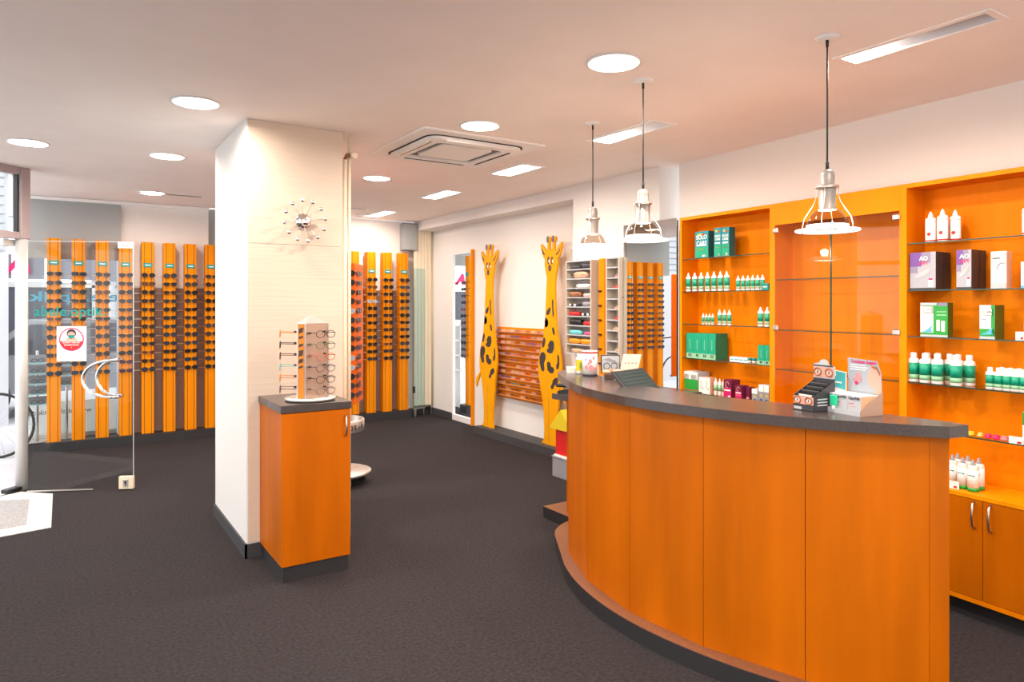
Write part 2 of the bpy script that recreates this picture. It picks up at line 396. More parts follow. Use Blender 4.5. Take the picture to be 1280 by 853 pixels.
text('LA', .36, m_mag, t, (8.42, -.10, 2.20), (pi/2, 0, 0), extrude=.02, bold=.02, shear=.25)
text('LA', .52, m_mag, t, (-.78, -.10, 2.33), (pi/2, 0, 0), extrude=.02, bold=.02, shear=.25, label='magenta letters of the shop sign across the street')
t = thing('parked_car', 'grey car parked across the street behind the display columns', 'car', (.35, 12.4, -.06))
b = B(); prof = [(-1.9, .35), (-1.95, .75), (-1.3, .88), (-.75, 1.36), (.75, 1.38), (1.35, .95), (1.95, .85), (2.0, .4)]
b.plate(prof, -.8, .8, m_carp); b.obj('body', t)
b = B(); b.plate([(-1.15, .9), (-.7, 1.31), (-.05, 1.32), (-.05, .9)], -.815, -.8, m_facd); b.plate([(.02, .9), (.02, 1.32), (.68, 1.32), (1.15, .92)], -.815, -.8, m_facd); b.obj('side_window', t)
for x in (-1.25, 1.3):
    b = B(); b.lathe([(.0, -.09), (.31, -.09), (.33, -.05), (.33, .09), (0, .09)], m_tyre, 24, M=Matrix.Translation((x, -.75, .33)) @ Matrix.Rotation(pi/2, 4, 'X'))
    b.lathe([(.0, .095), (.2, .095), (.2, .05)], m_alu, 16, M=Matrix.Translation((x, -.75, .33)) @ Matrix.Rotation(pi/2, 4, 'X')); b.obj('wheel', t)
t = thing('rolling_shutter_building', 'white slatted facade with arch seen above the glass door', 'building', (-2.2, 10.6, -.06), radians(22))
b = B(); b.box(-2.5, 1.75, 0, .3, 0, 6, m_fac); b.obj('wall', t)
for i in range(20):
    b = B(); b.box(-2.4, 1.7, -.03, 0, 2.3+i*.12, 2.39+i*.12, m_lgrey); b.obj('slat', t)
b = B(); b.tube([(.95-1.25*cos(a), -.08, 2.55+1.1*sin(a)) for a in [i*pi/24 for i in range(25)]], .035, m_facg, 6); b.obj('arch', t)
# low parapet banner outside the bay
b = B(); b.box(-.3, 3.0, 9.66, 9.70, -.06, .40, m_white); tag(b.obj('low_panel'), 'low white panel standing outside the display window', 'panel')
# bicycle
def bicycle():
    p = RZ(3, 570, 0)
    t = thing('bicycle', 'dark bicycle parked on the pavement outside the glass door', 'bicycle', (p[0]-.06, p[1]+.2, -.06), radians(-14))
    for x in (0, -1.05):
        b = B(); b.tube([(x+.33*cos(a), 0, .34+.33*sin(a)) for a in [i*pi/16 for i in range(32)]], .014, m_tyre, 6, closed=True)
        for k in range(14): a = k*pi/7; b.tube([(x, 0, .34), (x+.32*cos(a), 0, .34+.32*sin(a))], .0015, m_steel, 3)
        b.lathe([(.02, -.03), (.02, .03)], m_steel, 8, M=Matrix.Translation((x, 0, .34)) @ Matrix.Rotation(pi/2, 4, 'X')); b.obj('wheel', t)
    b = B()
    for pp in ([(0, 0, .34), (-.14, 0, .78), (-.19, 0, .92)], [(-.15, 0, .76), (-.62, 0, .66)], [(-.13, 0, .70), (-.58, 0, .30), (-.66, 0, .80)], [(-.58, 0, .3), (-1.05, 0, .34), (-.64, 0, .7)]): b.tube(pp, .014, m_purple, 8)
    b.obj('frame', t)
    b = B(); b.tube([(-.05, -.25, .98), (-.2, -.15, 1.0), (-.2, .15, 1.0), (-.05, .25, .98)], .011, m_black, 8); b.obj('handlebar', t)
    b = B(); b.ball((-.68, 0, .84), .11, m_black, 10, (1.1, .6, .35)); b.obj('saddle', t)
bicycle()

# ================================================================== CEILING FITTINGS
def downlight_label(i):
    return ['round ceiling downlight in front of the white pillar, upper left', 'round ceiling downlight nearest the glass door post', 'round ceiling downlight left of the pillar in the middle of its row',
            'round ceiling downlight left of the pillar, beside the slot vent', 'round ceiling downlight beside the square air conditioner', 'round ceiling downlight just right of the pillar pipe',
            'large round ceiling downlight left of the nearest pendant lamp'][i] if i < 7 else 'added fill downlight out of view, %s of nine' % ORD[i-7]
lamp_d = bpy.data.lights.new('downlight_lamp', 'AREA'); lamp_d.shape = 'DISK'; lamp_d.size = .2; lamp_d.energy = DOWN_W; lamp_d.color = (1, .88, .77)
tr_d = bpy.data.lights.new('trough_lamp', 'AREA'); tr_d.shape = 'RECTANGLE'; tr_d.size = .14; tr_d.size_y = .45; tr_d.energy = TROUGH_W; tr_d.color = (1, .87, .75)
tr_e = bpy.data.lights.new('trough_end_lamp', 'AREA'); tr_e.shape = 'RECTANGLE'; tr_e.size = .10; tr_e.size_y = .08; tr_e.energy = TROUGH_W*.7; tr_e.color = (1, .87, .75)
for i, (x, y) in enumerate(downs):
    t = thing('downlight', downlight_label(i), 'ceiling light', (x, y, CEIL), 0, 'round ceiling downlights' if i < 7 else 'added fill downlights out of view')
    b = B(); b.lathe([(HR-.002, .0), (HR+.012, -.001), (HR+.013, -.006), (HR-.004, -.007), (HR-.006, .0)], m_white, 32, cap=False); b.obj('rim', t)
    b = B(); b.lathe([(HR-.002, .0), (.10, .06), (.055, .09)], m_white, 32, cap=False); b.obj('reflector', t)
    b = B(); dz = .028; r = HR-.012
    b.lathe([(r, dz), (r, dz+.002)], m_lamp if i != 6 else m_lampw, 24); b.obj('diffuser', t)
    l = bpy.data.objects.new('lamp_light', lamp_d); COL.objects.link(l); l.parent = t; l.location = (0, 0, .012)
rl = ['long recessed ceiling light at the upper right, nearest the camera', 'recessed rectangular ceiling light behind the middle pendant lamp', 'recessed rectangular ceiling light right of the air conditioner',
      'recessed rectangular ceiling light, second from the far wall', 'recessed rectangular ceiling light farthest away, before the far wall', 'added recessed fill light in the ceiling behind the camera']
for i, (x0, x1, y0, y1) in enumerate(rects):
    cx, cy = (x0+x1)/2, (y0+y1)/2; w, l_ = (x1-x0)/2, (y1-y0)/2
    t = thing('recessed_light', rl[i], 'ceiling light', (cx, cy, CEIL), 0, 'recessed rectangular ceiling lights')
    b = B(); e = .022
    for a in ((-w-.005, w+.005, -l_-.005, -l_+e), (-w-.005, w+.005, l_-e, l_+.005), (-w-.005, -w+e, -l_+e, l_-e), (w-e, w+.005, -l_+e, l_-e)): b.box(*a, -.006, .0, m_ceil if i < 1 else m_white)
    b.obj('frame', t)
    b = B(); vs = []; n = 9                        # curved reflector trough
    for k in range(n):
        a = pi*k/(n-1); vs += [(-(w-e)*cos(a), -l_+e, .09*sin(a)), (-(w-e)*cos(a), l_-e, .09*sin(a))]
    b.add(vs, [(2*k, 2*k+1, 2*k+3, 2*k+2) for k in range(n-1)], m_trough, True); b.add([(-(w-e)*cos(pi*k/8), -l_+e, .09*sin(pi*k/8)) for k in range(9)], [list(range(9))], m_trough)
    b.obj('reflector', t)
    b = B(); b.add([((w-e)*cos(pi*k/8), l_-e-.002, .09*sin(pi*k/8)) for k in range(9)], [list(range(9))], m_lamp)
    if i in (2, 3, 4): b.box(-w+e+.008, w-e-.008, -l_+e, l_-e-.004, .03, .034, m_lamp)
    else: b.box(-w+e+.01, w-e-.01, l_-.12, l_-e-.004, .02, .03, m_lamp)
    b.obj('diffuser', t)
    l = bpy.data.objects.new('lamp_light', tr_d if i in (2, 3, 4) else tr_e); COL.objects.link(l); l.parent = t; l.location = (0, 0, .002) if i in (2, 3, 4) else (0, l_-.075, .010)
# slot vents
for lab, x0, x1, y in (('narrow slot vent in the ceiling left of the pillar', .63, 1.26, 7.87), ('narrow slot vent in the ceiling right of the pillar pipe', 2.75, 3.07, 7.86)):
    t = thing('slot_vent', lab, 'vent', ((x0+x1)/2, y, CEIL)); w = (x1-x0)/2
    b = B(); b.box(-w, w, -.035, -.022, -.003, 0, m_white); b.box(-w, w, .022, .035, -.003, 0, m_white); b.box(-w, -w+.02, -.022, .022, -.008, 0, m_white); b.box(w-.02, w, -.022, .022, -.008, 0, m_white); b.obj('frame', t)
    b = B(); b.box(-w+.02, w-.02, -.022, .022, -.006, 0, m_black); b.obj('slot', t)
b = B(); b.lathe([(.07, -.0), (.07, -.012), (.05, -.03), (0, -.032)], m_white, 20); tag(b.obj('smoke_detector', loc=(3.19, 8.35, CEIL)), 'small white disc on the ceiling near the far wall', 'detector')

# air conditioner cassette
t = thing('air_conditioner', 'square white ceiling air conditioner cassette with four slots', 'air conditioner', (2.40, 4.433, CEIL))
def rrect(w, h, r, n=6):
    pts = []
    for cx, cy, a0 in ((w-r, h-r, 0), (-w+r, h-r, 90), (-w+r, -h+r, 180), (w-r, -h+r, 270)):
        for k in range(n+1): a = radians(a0+90*k/n); pts.append((cx+r*cos(a), cy+r*sin(a)))
    return pts
b = B(); b.prism(rrect(.475, .48, .012, 2), -.012, 0, m_white); b.obj('outer_plate', t)
b = B()
def ringshape(bb, o, i, z0, z1, m):
    n = len(o); vs = [(*p, z0) for p in o]+[(*p, z0) for p in i]+[(*p, z1) for p in o]+[(*p, z1) for p in i]
    fs = []
    for k in range(n):
        j = (k+1) % n; fs += [(k, j, n+j, n+k), (2*n+k, 3*n+k, 3*n+j, 2*n+j), (k, 2*n+k, 2*n+j, j), (n+k, n+j, 3*n+j, 3*n+k)]
    bb.add(vs, fs, m)
ringshape(b, rrect(.385, .385, .10), rrect(.372, .372, .09), -.016, -.012, m_groove)
ringshape(b, rrect(.372, .372, .09), rrect(.262, .262, .05), -.034, -.012, m_white); b.obj('louvre_ring', t)
for k in range(4):
    b = B(); M = Matrix.Rotation(k*pi/2, 4, 'Z'); b.box(-.25, .25, .31, .325, -.0365, -.034, m_groove, M); b.box(-.25, .25, .325, .360, -.040, -.034, m_white, M); b.obj('louvre', t)
b = B(); ringshape(b, rrect(.262, .262, .05), rrect(.215, .215, .035), -.018, -.012, m_black); b.obj('intake_gap', t)
b = B(); b.prism(rrect(.205, .205, .03), -.030, -.020, m_white); b.box(-.1, .1, -.1, .1, -.020, -.012, m_white); b.obj('intake_panel', t)

# pendants
def pendant(x, y, label, zb=1.862, name='pendant_lamp'):
    t = thing(name, label, 'pendant lamp', (x, y, zb), 0, 'pendant lamps over the counter')
    H = CEIL-zb
    b = B(); b.lathe([(0, H-.012), (.035, H-.012), (.05, H-.002), (.05, H)], m_white, 24); b.obj('ceiling_canopy', t)
    b = B(); b.tube([(0, 0, .262), (0, 0, H-.012)], .0035, m_cable, 8); b.lathe([(.007, .25), (.007, .285), (.004, .29)], m_cable, 12); b.lathe([(.006, H-.04), (.006, H-.01)], m_cable, 12); b.obj('cable', t)
    b = B(); b.lathe([(.006, .256), (.016, .254), (.026, .245), (.0295, .228), (.0295, .180), (.034, .178), (.034, .09), (.037, .085)], m_lampbody, 28, cap=False); b.obj('lamp_body', t)
    b = B(); b.lathe([(.030, .186), (.046, .186), (.046, .178), (.030, .178)], m_steel, 28, cap=False); b.obj('collar', t)
    b = B(); b.lathe([(.036, .088), (.052, .080), (.067, .062), (.077, .040), (.082, .022)], m_bell, 32, cap=False); b.obj('bell_shade', t)
    b = B(); b.lathe([(.083, .022), (.083, .014), (0, .014)], m_lampw, 32, cap=False); b.obj('lens', t)
    b = B(); b.lathe([(.074, .008), (.126, .002), (.128, -.002), (.125, -.005), (.074, .0), (.074, .008)], m_lampw, 40, cap=False); b.obj('glass_ring', t)
    for k in range(4):
        a = radians(20+90*k); b = B()
        b.tube([(r*cos(a), r*sin(a), z) for r, z in ((.044, .182), (.043, .15), (.050, .12), (.072, .085), (.092, .055), (.099, .025), (.100, -.002))], .0018, m_steel, 6)
        b.ball((.1*cos(a), .1*sin(a), -.007), .005, m_steel, 8); b.obj('wire_arm', t)
    ld = bpy.data.lights.new('pendant_light', 'AREA'); ld.shape = 'DISK'; ld.size = .15; ld.energy = PEND_W; ld.color = (1, .92, .82)
    l = bpy.data.objects.new('lamp_light', ld); COL.objects.link(l); l.parent = t; l.location = (0, 0, -.01)
    ld = bpy.data.lights.new('pendant_bulb_light', 'POINT'); ld.shadow_soft_size = .03; ld.energy = BULB_W; ld.color = (1, .80, .62)
    l = bpy.data.objects.new('bulb_light', ld); COL.objects.link(l); l.parent = t; l.location = (0, 0, .05)
pendant(2.77, 3.315, 'silver pendant lamp farthest back over the counter end', 1.893)
pendant(2.454, 2.544, 'silver pendant lamp in the middle of the three over the counter', 1.868)
pendant(2.704, 1.705, 'silver pendant lamp nearest the camera, before the glass doors', 1.857)

# ================================================================== SUNGLASSES
lenscols = [(.012, .010, .012), (.03, .018, .014), (.10, .035, .015), (.02, .03, .05), (.05, .012, .05), (.25, .35, .5)]
m_lens = [mat('lens_%d' % i, c, .22, .0, spec=.3) for i, c in enumerate(lenscols)]
fcols = [(.008, .007, .008), (.05, .02, .01), (.40, .14, .05), (.012, .01, .02), (.55, .50, .45)]
m_fr = [mat('spectacle_frame_%d' % i, c, .3) for i, c in enumerate(fcols)]
def lens_poly(w, h, style, n=14):
    pts = []
    for k in range(n):
        a = 2*pi*k/n; x, z = cos(a), sin(a)
        if style == 0: p = (x*w, z*h)
        elif style == 1: p = (x*w*(1+.12*z), z*h*(1 if z < 0 else .72))           # aviator
        elif style == 2: e = .55; p = (abs(x)**e*(1 if x > 0 else -1)*w, abs(z)**e*(1 if z > 0 else -1)*h*.8)
        else: p = (x*w*1.05+.15*w*z, z*h*(.95 if z < 0 else .62)+abs(x)*h*.12)      # cat eye
        pts.append(p)
    return pts
SG = []
def make_sunglasses(style, lm, fm, w=.032, h=.0265, sep=.037):
    fb = B(); lb = B()
    for sgn in (-1, 1):
        M = Matrix.Translation((sgn*sep, 0, 0)) @ Matrix.Scale(sgn, 4, (1, 0, 0))
        o = lens_poly(w, h, style); i = lens_poly(w*.86, h*.84, style)
        n = len(o); vs = [(p[0], y, p[1]) for y in (-.003, .003) for p in o]+[(p[0], y, p[1]) for y in (-.003, .003) for p in i]
        fs = []
        for k in range(n):
            j = (k+1) % n; fs += [(k, j, 2*n+j, 2*n+k), (n+k, 3*n+k, 3*n+j, n+j), (k, n+k, n+j, j)]
        fb.add(vs, fs, fm, False, M)
        lb.plate(i, -.001, .001, lm, M)
        fb.tube([(sgn*.066, .0, .008), (sgn*.069, .03, .008), (sgn*.067, .105, .002), (sgn*.064, .125, -.018)], .0022, fm, 4)
    fb.tube([(-.010, -.001, .007), (0, -.003, .010), (.010, -.001, .007)], .0025, fm, 5)
    return fb.mesh('sunglasses'), lb.mesh('lens')
for st_ in range(4):
    for lm, fm in ((0, 0), (1, 1), (0, 3), (3, 0), (2, 1)) if st_ != 3 else ((0, 0), (4, 3), (2, 2)): SG.append(make_sunglasses(st_, m_lens[lm], m_fr[fm]))
SG.append(make_sunglasses(1, m_lens[5], m_fr[4]))
def kindw(k): return 'sunglasses'
def put_sunglasses(loc, rz, label, group, k=None):
    fm, lm = SG[k] if k is not None else SG[random.choices(range(len(SG)), [6, 4, 4, 3, 1, 6, 4, 4, 3, 1, 5, 3, 4, 3, 1, 6, 1, 1, 1])[0]]
    o = bpy.data.objects.new('sunglasses', fm); COL.objects.link(o); o.location = loc; o.rotation_euler = (random.uniform(-.05, .05), random.uniform(-.04, .04), rz+random.uniform(-.08, .08))
    tag(o, label, 'sunglasses', group)
    l = bpy.data.objects.new('lens', lm); COL.objects.link(l); l.parent = o

def display_wall(xs, x0, x1, label, name, grp, side):
    t = thing(name, label, 'display stand', ((x0+x1)/2, 8.66, 0)); cx = (x0+x1)/2
    b = B(); b.box(x0-cx, x1-cx, -.09, .11, 0, .10, m_dark); b.obj('plinth', t)
    bx0 = max(x0, .58)
    b = B(); b.box(bx0-cx, x1-cx, .095, .105, .10, 1.72, m_gapshade); b.obj('gap_shade_panel', t)  # brown sheet puts the shade of the column gaps into colour
    for k, x in enumerate(xs):
        b = B(); w = .06
        b.cbox(x-cx-w, x-cx+w, -.04, .08, .10, 2.225, m_woodc, .003)
        for g in (-.034, .034): b.box(x-cx+g-.0025, x-cx+g+.0025, -.0405, -.039, .10, 2.224, m_groove)
        c = b.obj('display_column', t)
        b = B(); b.box(x-cx-.045, x-cx+.045, -.047, -.040, 1.948, 1.994, m_teal); s = b.obj('brand_sign', c)
        b = B(); b.box(x-cx-.026, x-cx+.026, -.0478, -.047, 1.966, 1.976, m_white); s = b.obj('sign_print', c)
    for r in range(12):
        z = 1.858-r*.0947
        b = B(); b.tube([(x0-cx+.0, .0, z-.012), (x1-cx-.0, .0, z-.012)], .0028, m_alu, 6); b.obj('rod', t)
    for k, x in enumerate(xs):
        for r in range(12):
            z = 1.858-r*.0947
            put_sunglasses((x+.004, 8.60, z), 0, '%s sunglasses from top, %s column from the left, %s wall display' % (ORD[r], ORD[k], side), grp)
display_wall([-.06+.2175*k for k in range(8)], -.13, 1.6, 'left sunglasses wall display of eight orange columns on a black plinth', 'sunglasses_display', 'sunglasses on the left wall display', 'left')
display_wall([3.20, 3.43, 3.657, 3.892], 3.08, 3.99, 'right sunglasses wall display of four orange columns between pillar and radiator', 'sunglasses_display', 'sunglasses on the right wall display', 'right')
b = B(); b.tube([(-.06, 8.75, 2.19), (.6, 8.75, 2.19)], .006, m_steel, 6); tag(b.obj('fixing_rail'), 'thin steel rail joining the tops of the leftmost display columns', 'rail')

# ================================================================== GLASS DOOR
h0 = RZ(34, 616.4, 0); h1 = RZ(167, 612, 0); dang = atan2(h1[1]-h0[1], h1[0]-h0[0]); DW = hypot(h1[0]-h0[0], h1[1]-h0[1])
door = bpy.data.objects.new('door_1', None); COL.objects.link(door); door.location = (h0[0], h0[1], .008); door.rotation_euler = (0, 0, dang); struct(door)
b = B(); b.box(0, DW, -.005, .005, .0, 2.05, m_gls); b.obj('glass_leaf', door)
b = B(); b.box(DW-.003, DW+.001, -.0055, .0055, 0, 2.05, m_lgrey); b.box(0, DW, -.0055, .0055, 2.047, 2.051, m_lgrey); b.obj('glass_edge', door)
b = B(); b.box(0, .5, -.006, .006, 0, .008, m_alu); b.obj('bottom_seal', door)
b = B(); b.cbox(DW-.11, DW+.003, -.018, .018, 0, .105, m_cream, .003); lk = b.obj('lock_case', door)
b = B(); b.cbox(DW-.075, DW-.035, -.024, -.018, .02, .085, m_alu, .003); b.obj('lock_plate', lk)
b = B(); b.lathe([(0, 0), (.009, 0), (.009, .003), (0, .003)], m_black, 12, M=Matrix.Translation((DW-.055, -.024, .062)) @ Matrix.Rotation(pi/2, 4, 'X')); b.box(DW-.059, DW-.051, -.027, -.024, .036, .06, m_black); b.obj('keyhole', lk)
b = B(); b.cbox(DW-.12, DW-.005, -.014, .014, 1.995, 2.045, m_card, .004); pf = b.obj('patch_fitting', door)
b = B(); b.cbox(DW-.09, DW-.03, -.018, -.014, 2.012, 2.028, m_steel, .002); b.obj('fitting_bolt', pf)
for sy in (-.055, .055):
    bul = .26 if sy < 0 else .2
    b = B(); pts = [(DW-.11-(bul)*sin(a)**.8 if 0 < a < pi else DW-.11, sy, .92+.152*cos(a)) for a in [i*pi/20 for i in range(21)]]
    b.tube([(DW-.11, 0, 1.072)]+pts+[(DW-.11, 0, .768)], .0125, m_chrome, 10); hd = b.obj('door_handle', door)
text('abele.optik.', .105, m_teal, door, ((45+130)/2/133*DW-34/133*DW+.0, -.008, 1.47), (pi/2, 0, 0), extrude=.0006, bold=.0012, maxw=.545, label='teal shop name lettered on the door glass')
# poster on the door
x0, x1 = (71-34)/133*DW, (108-34)/133*DW; zt = CH-(408-HY)/F*5.65; zb_ = CH-(452-HY)/F*5.65
po = thing('face_mask_poster', 'white notice with pink ring and masked head taped to the glass door', 'poster', (h0[0]+cos(dang)*(x0+x1)/2+sin(dang)*.0085, h0[1]+sin(dang)*(x0+x1)/2-cos(dang)*.0085, (zt+zb_)/2), dang)
w, h = (x1-x0)/2, (zt-zb_)/2
b = B(); b.box(-w, w, 0, .001, -h, h, m_card); b.obj('sheet', po)
cz = .035; R = .095
circ = lambda r, n=40, cx=0, cz=0, a0=0, a1=2*pi: [(cx+r*cos(a0+(a1-a0)*k/n), cz+r*sin(a0+(a1-a0)*k/n)) for k in range(n+(0 if a1-a0 > 6 else 1))]
b = B(); b.plate(circ(R, cz=cz), -.0008, 0, m_mag); b.plate(circ(R*.90, cz=cz), -.0014, -.0008, m_card); b.plate(circ(R*.90, 24, cz=cz, a0=pi+.18, a1=2*pi-.18), -.002, -.0014, m_red); b.obj('ring_print', po)
b = B(); b.plate([(-.05, .028+cz-.038), (.05, .028+cz-.038), (.035, .065-.02), (0, .075-.02), (-.035, .065-.02)], -.0024, -.0018, m_peach)
b.plate(circ(.036, cz=cz+.048), -.003, -.0024, m_black); b.plate(circ(.029, cz=cz+.036), -.0036, -.003, m_skin); b.plate([(-.026, cz+.036), (.026, cz+.036), (.02, cz+.014), (0, cz+.006), (-.02, cz+.014)], -.0042, -.0036, m_teal); b.obj('masked_head_print', po)
text('ZUTRITT NUR MIT', .0165, m_card, po, (0, -.003, cz-.026), extrude=.0003, bold=.0004); text('MUNDSCHUTZ', .0165, m_card, po, (0, -.003, cz-.046), extrude=.0003, bold=.0004); text('!', .02, m_card, po, (0, -.003, cz-.068), extrude=.0003, bold=.0004)

# spectacle stand in the display bay
for (px, lab, n, y) in ((47, 'steel pole stand of spectacle shelves in the bay window, left of the first column', 5, 9.28), (84, 'small spectacle shelf stand between the first and second columns', 3, 9.28)):
    p = RY(px, 500, y); t = thing('spectacle_stand', lab, 'display stand', (p[0], y, 0), radians(5))
    b = B(); b.tube([(0, .05, .01), (0, .05, 1.02)], .014, m_steel, 10); b.obj('pole', t)
    b = B(); b.cbox(-.11, .11, -.06, .16, 0, .012, m_steel, .003); b.obj('base_plate', t)
    z0 = .42 if n == 5 else .62
    for k in range(n):
        z = z0+k*.115; b = B(); b.box(-.12, .12, -.06, .04, z, z+.008, m_teal_l); b.box(-.12, .12, .035, .04, z, z+.09, m_grey); sh = b.obj('shelf', t)
        b = B()
        for sgn in (-1, 1): b.tube([(sgn*.032+.026*cos(a), -.03, z+.035+.018*sin(a)) for a in [i*pi/5 for i in range(10)]], .003, m_fr[0], 4, closed=True)
        b.tube([(-.006, -.03, z+.04), (.006, -.03, z+.04)], .003, m_fr[0], 4); g = b.obj('spectacles', None); g.location = t.location; g.rotation_euler = t.rotation_euler
        tag(g, 'spectacles on shelf %s from the bottom of the %s window stand' % (ORD[k], 'tall pole' if n == 5 else 'small'), 'spectacles', 'spectacles in the bay window')

# ================================================================== SMALL CABINET + SPINNER + WALL DECORATION + PIPES
t = thing('pillar_cabinet', 'narrow orange cabinet with dark top standing against the pillar', 'cabinet', (1.215, 4.10, 0))
b = B(); b.box(-.185, .185, -.215, .275, 0, .085, m_dark); b.obj('plinth', t)
b = B(); b.box(-.195, .195, -.205, .28, .085, .938, m_woodp); b.obj('body', t)
b = B(); b.cbox(-.196, .196, -.225, -.206, .087, .936, m_woodp, .0015); d = b.obj('door', t)
b = B(); b.tube([(.165, -.226, .90), (.165, -.245, .885), (.165, -.252, .84), (.165, -.245, .795), (.165, -.226, .78)], .006, m_steel, 8); b.obj('handle', d)
b = B(); b.cbox(-.203, .203, -.232, .28, .938, .982, m_granite, .003); b.obj('top', t)

def spec_mesh(fm):
    b = B()
    for sgn in (-1, 1): b.tube([(sgn*.033+(.027*cos(a)), 0, .020*sin(a)) for a in [i*pi/8 for i in range(16)]], .002, fm, 5, closed=True)
    b.tube([(-.008, 0, .004), (0, -.002, .007), (.008, 0, .004)], .002, fm, 5)
    fr = b.mesh('spectacles'); b = B()
    b.tube([(0, 0, .008), (.0, .02, .008), (.0, .10, .004), (.0, .125, -.012)], .0022, fm, 5)
    return fr, b.mesh('temple')
p_ = RZ(388, 500, .982); sx, sy = p_[0], p_[1]
t = thing('counter_spinner', 'three sided aluminium spectacle spinner on top of the narrow cabinet', 'display stand', (sx, sy, .982))
b = B(); b.lathe([(.0, 0), (.13, 0), (.145, .008), (.145, .017), (0, .019)], m_alu, 40); b.obj('turntable', t)
NA = [radians(-76.9), radians(-196.9), radians(43.1)]      # outward normals of the three faces
APO, HW = .070, .078
def fvec(k): n = Vector((cos(NA[k]), sin(NA[k]))); d = Vector((-n.y, n.x)); return n, d
hexa = []
for k in (0, 2, 1): n, d = fvec(k); hexa += [tuple(n*APO-d*HW), tuple(n*APO+d*HW)]
m_champ = mat('champagne_metal', (.50, .37, .29), .42, .55)
m_orph = mat('orange_photo_print', (.85, .28, .01), .5)
b = B(); b.prism(hexa, .019, .450, m_champ); b.obj('spinner_body', t)
b = B(); vs = [(x*1.02, y*1.02, .450) for x, y in hexa]+[(0, 0, .500)]; b.add(vs, [(i, (i+1) % 6, 6) for i in range(6)]+[(5, 4, 3, 2, 1, 0)], m_alu); b.obj('top_cap', t)
fr_cols = [m_fr[3], mat('sage_frame', (.10, .14, .06), .3), mat('tortoise_red_frame', (.55, .10, .04), .3), mat('smoke_frame', (.05, .06, .08), .3), m_fr[0], mat('bronze_frame', (.14, .10, .08), .3)]
fr_cols2 = [mat('orange_frame', (.75, .22, .04), .3), m_fr[0], mat('burgundy_frame', (.14, .02, .02), .3), mat('aqua_frame', (.25, .55, .50), .3), mat('amber_frame', (.75, .25, .05), .3), mat('plum_frame', (.12, .03, .05), .3)]
cn = [['dark plum', 'sage green', 'reddish', 'smoky', 'black', 'bronze'], ['orange', 'black', 'burgundy', 'aqua', 'amber', 'plum']]
for k in (0, 1):
    n, d = fvec(k); c = n*APO; M = Matrix(((d.x, -n.x, 0, c.x), (d.y, -n.y, 0, c.y), (0, 0, 1, 0), (0, 0, 0, 1)))
    for e_ in (-1, 1): b = B(); b.box(min(e_*HW, e_*(HW-.006)), max(e_*HW, e_*(HW-.006)), -.006, 0, .019, .450, m_alu, M); b.obj('edge_rail', t)
    for r in range(6):
        pz = .395-.0645*r
        b = B(); b.tube([(-.05, 0, pz), (-.05, -.022, pz)], .0055, m_black, 8, M=M); b.obj('holder_peg', t); b = B(); b.tube([(.045, 0, pz+.008), (.045, -.022, pz+.008)], .0045, m_black, 8, M=M); b.obj('holder_peg', t)
        pos = n*(APO+.098); frm, tmp = spec_mesh((fr_cols, fr_cols2)[k][r]); o = bpy.data.objects.new('spectacles', frm); COL.objects.link(o); o.location = (sx+pos.x, sy+pos.y, .982+pz-.004)
        o.rotation_euler = (0, 0, atan2(d.y, d.x))
        for sgn in (-1, 1): l = bpy.data.objects.new('temple', tmp); COL.objects.link(l); l.parent = o; l.location = (sgn*.063, 0, 0)
        tag(o, '%s framed spectacles, %s from the top on the %s of the small spinner' % (cn[k][r], ORD[r], 'right face' if k == 0 else 'left side'), 'spectacles', 'spectacles on the cabinet spinner')
cn_ = radians(-76.9-60); n = Vector((cos(cn_), sin(cn_))); d = Vector((-n.y, n.x)); n0, d0 = fvec(0); n1, d1 = fvec(1); c0_ = n0*APO-d0*HW; c1_ = n1*APO+d1*HW; c = (c0_+c1_)/2; hw = (c0_-c1_).length/2
M = Matrix(((d.x, -n.x, 0, c.x), (d.y, -n.y, 0, c.y), (0, 0, 1, 0), (0, 0, 0, 1)))
b = B(); b.box(-hw+.002, hw-.002, -.002, 0, .02, .445, m_orph, M)
for zz, hh in ((.41, .035), (.37, .02), (.325, .022), (.28, .04), (.235, .03), (.20, .02)): b.plate([(-hw*.7, zz-hh/2), (hw*.5, zz-hh/2+.008), (hw*.75, zz+hh/2), (-hw*.5, zz+hh/2-.005)], -.0026, -.002, m_spot, M)
b.obj('printed_strip', t)

# wall decoration
p = RY(378, 277, 4.386)
t = thing('starburst_wall_lamp', 'chrome starburst of twelve balls on thin rods fixed high on the pillar', 'wall decoration', (p[0], 4.380, p[2]))
b = B(); b.lathe([(0, 0), (.050, 0), (.052, .008), (.044, .018), (0, .020)], m_chrome, 28, M=Matrix.Rotation(pi/2, 4, 'X')); b.obj('hub_plate', t)
b = B(); b.ball((0, -.055, -.012), .026, m_chrome, 16); b.tube([(0, -.015, -.004), (0, -.05, -.01)], .008, m_chrome, 8); b.obj('centre_ball', t)
for k in range(12):
    a = radians(8+30*k); b = B(); b.tube([(.02*cos(a), -.012, .02*sin(a)), (.075*cos(a), -.03, .075*sin(a)), (.123*cos(a), -.05, .123*sin(a))], .0019, m_steel, 5); r_ = b.obj('rod', t)
    b = B(); b.ball((.128*cos(a), -.052, .128*sin(a)), .0155, m_chrome, 12); b.obj('ball', r_)

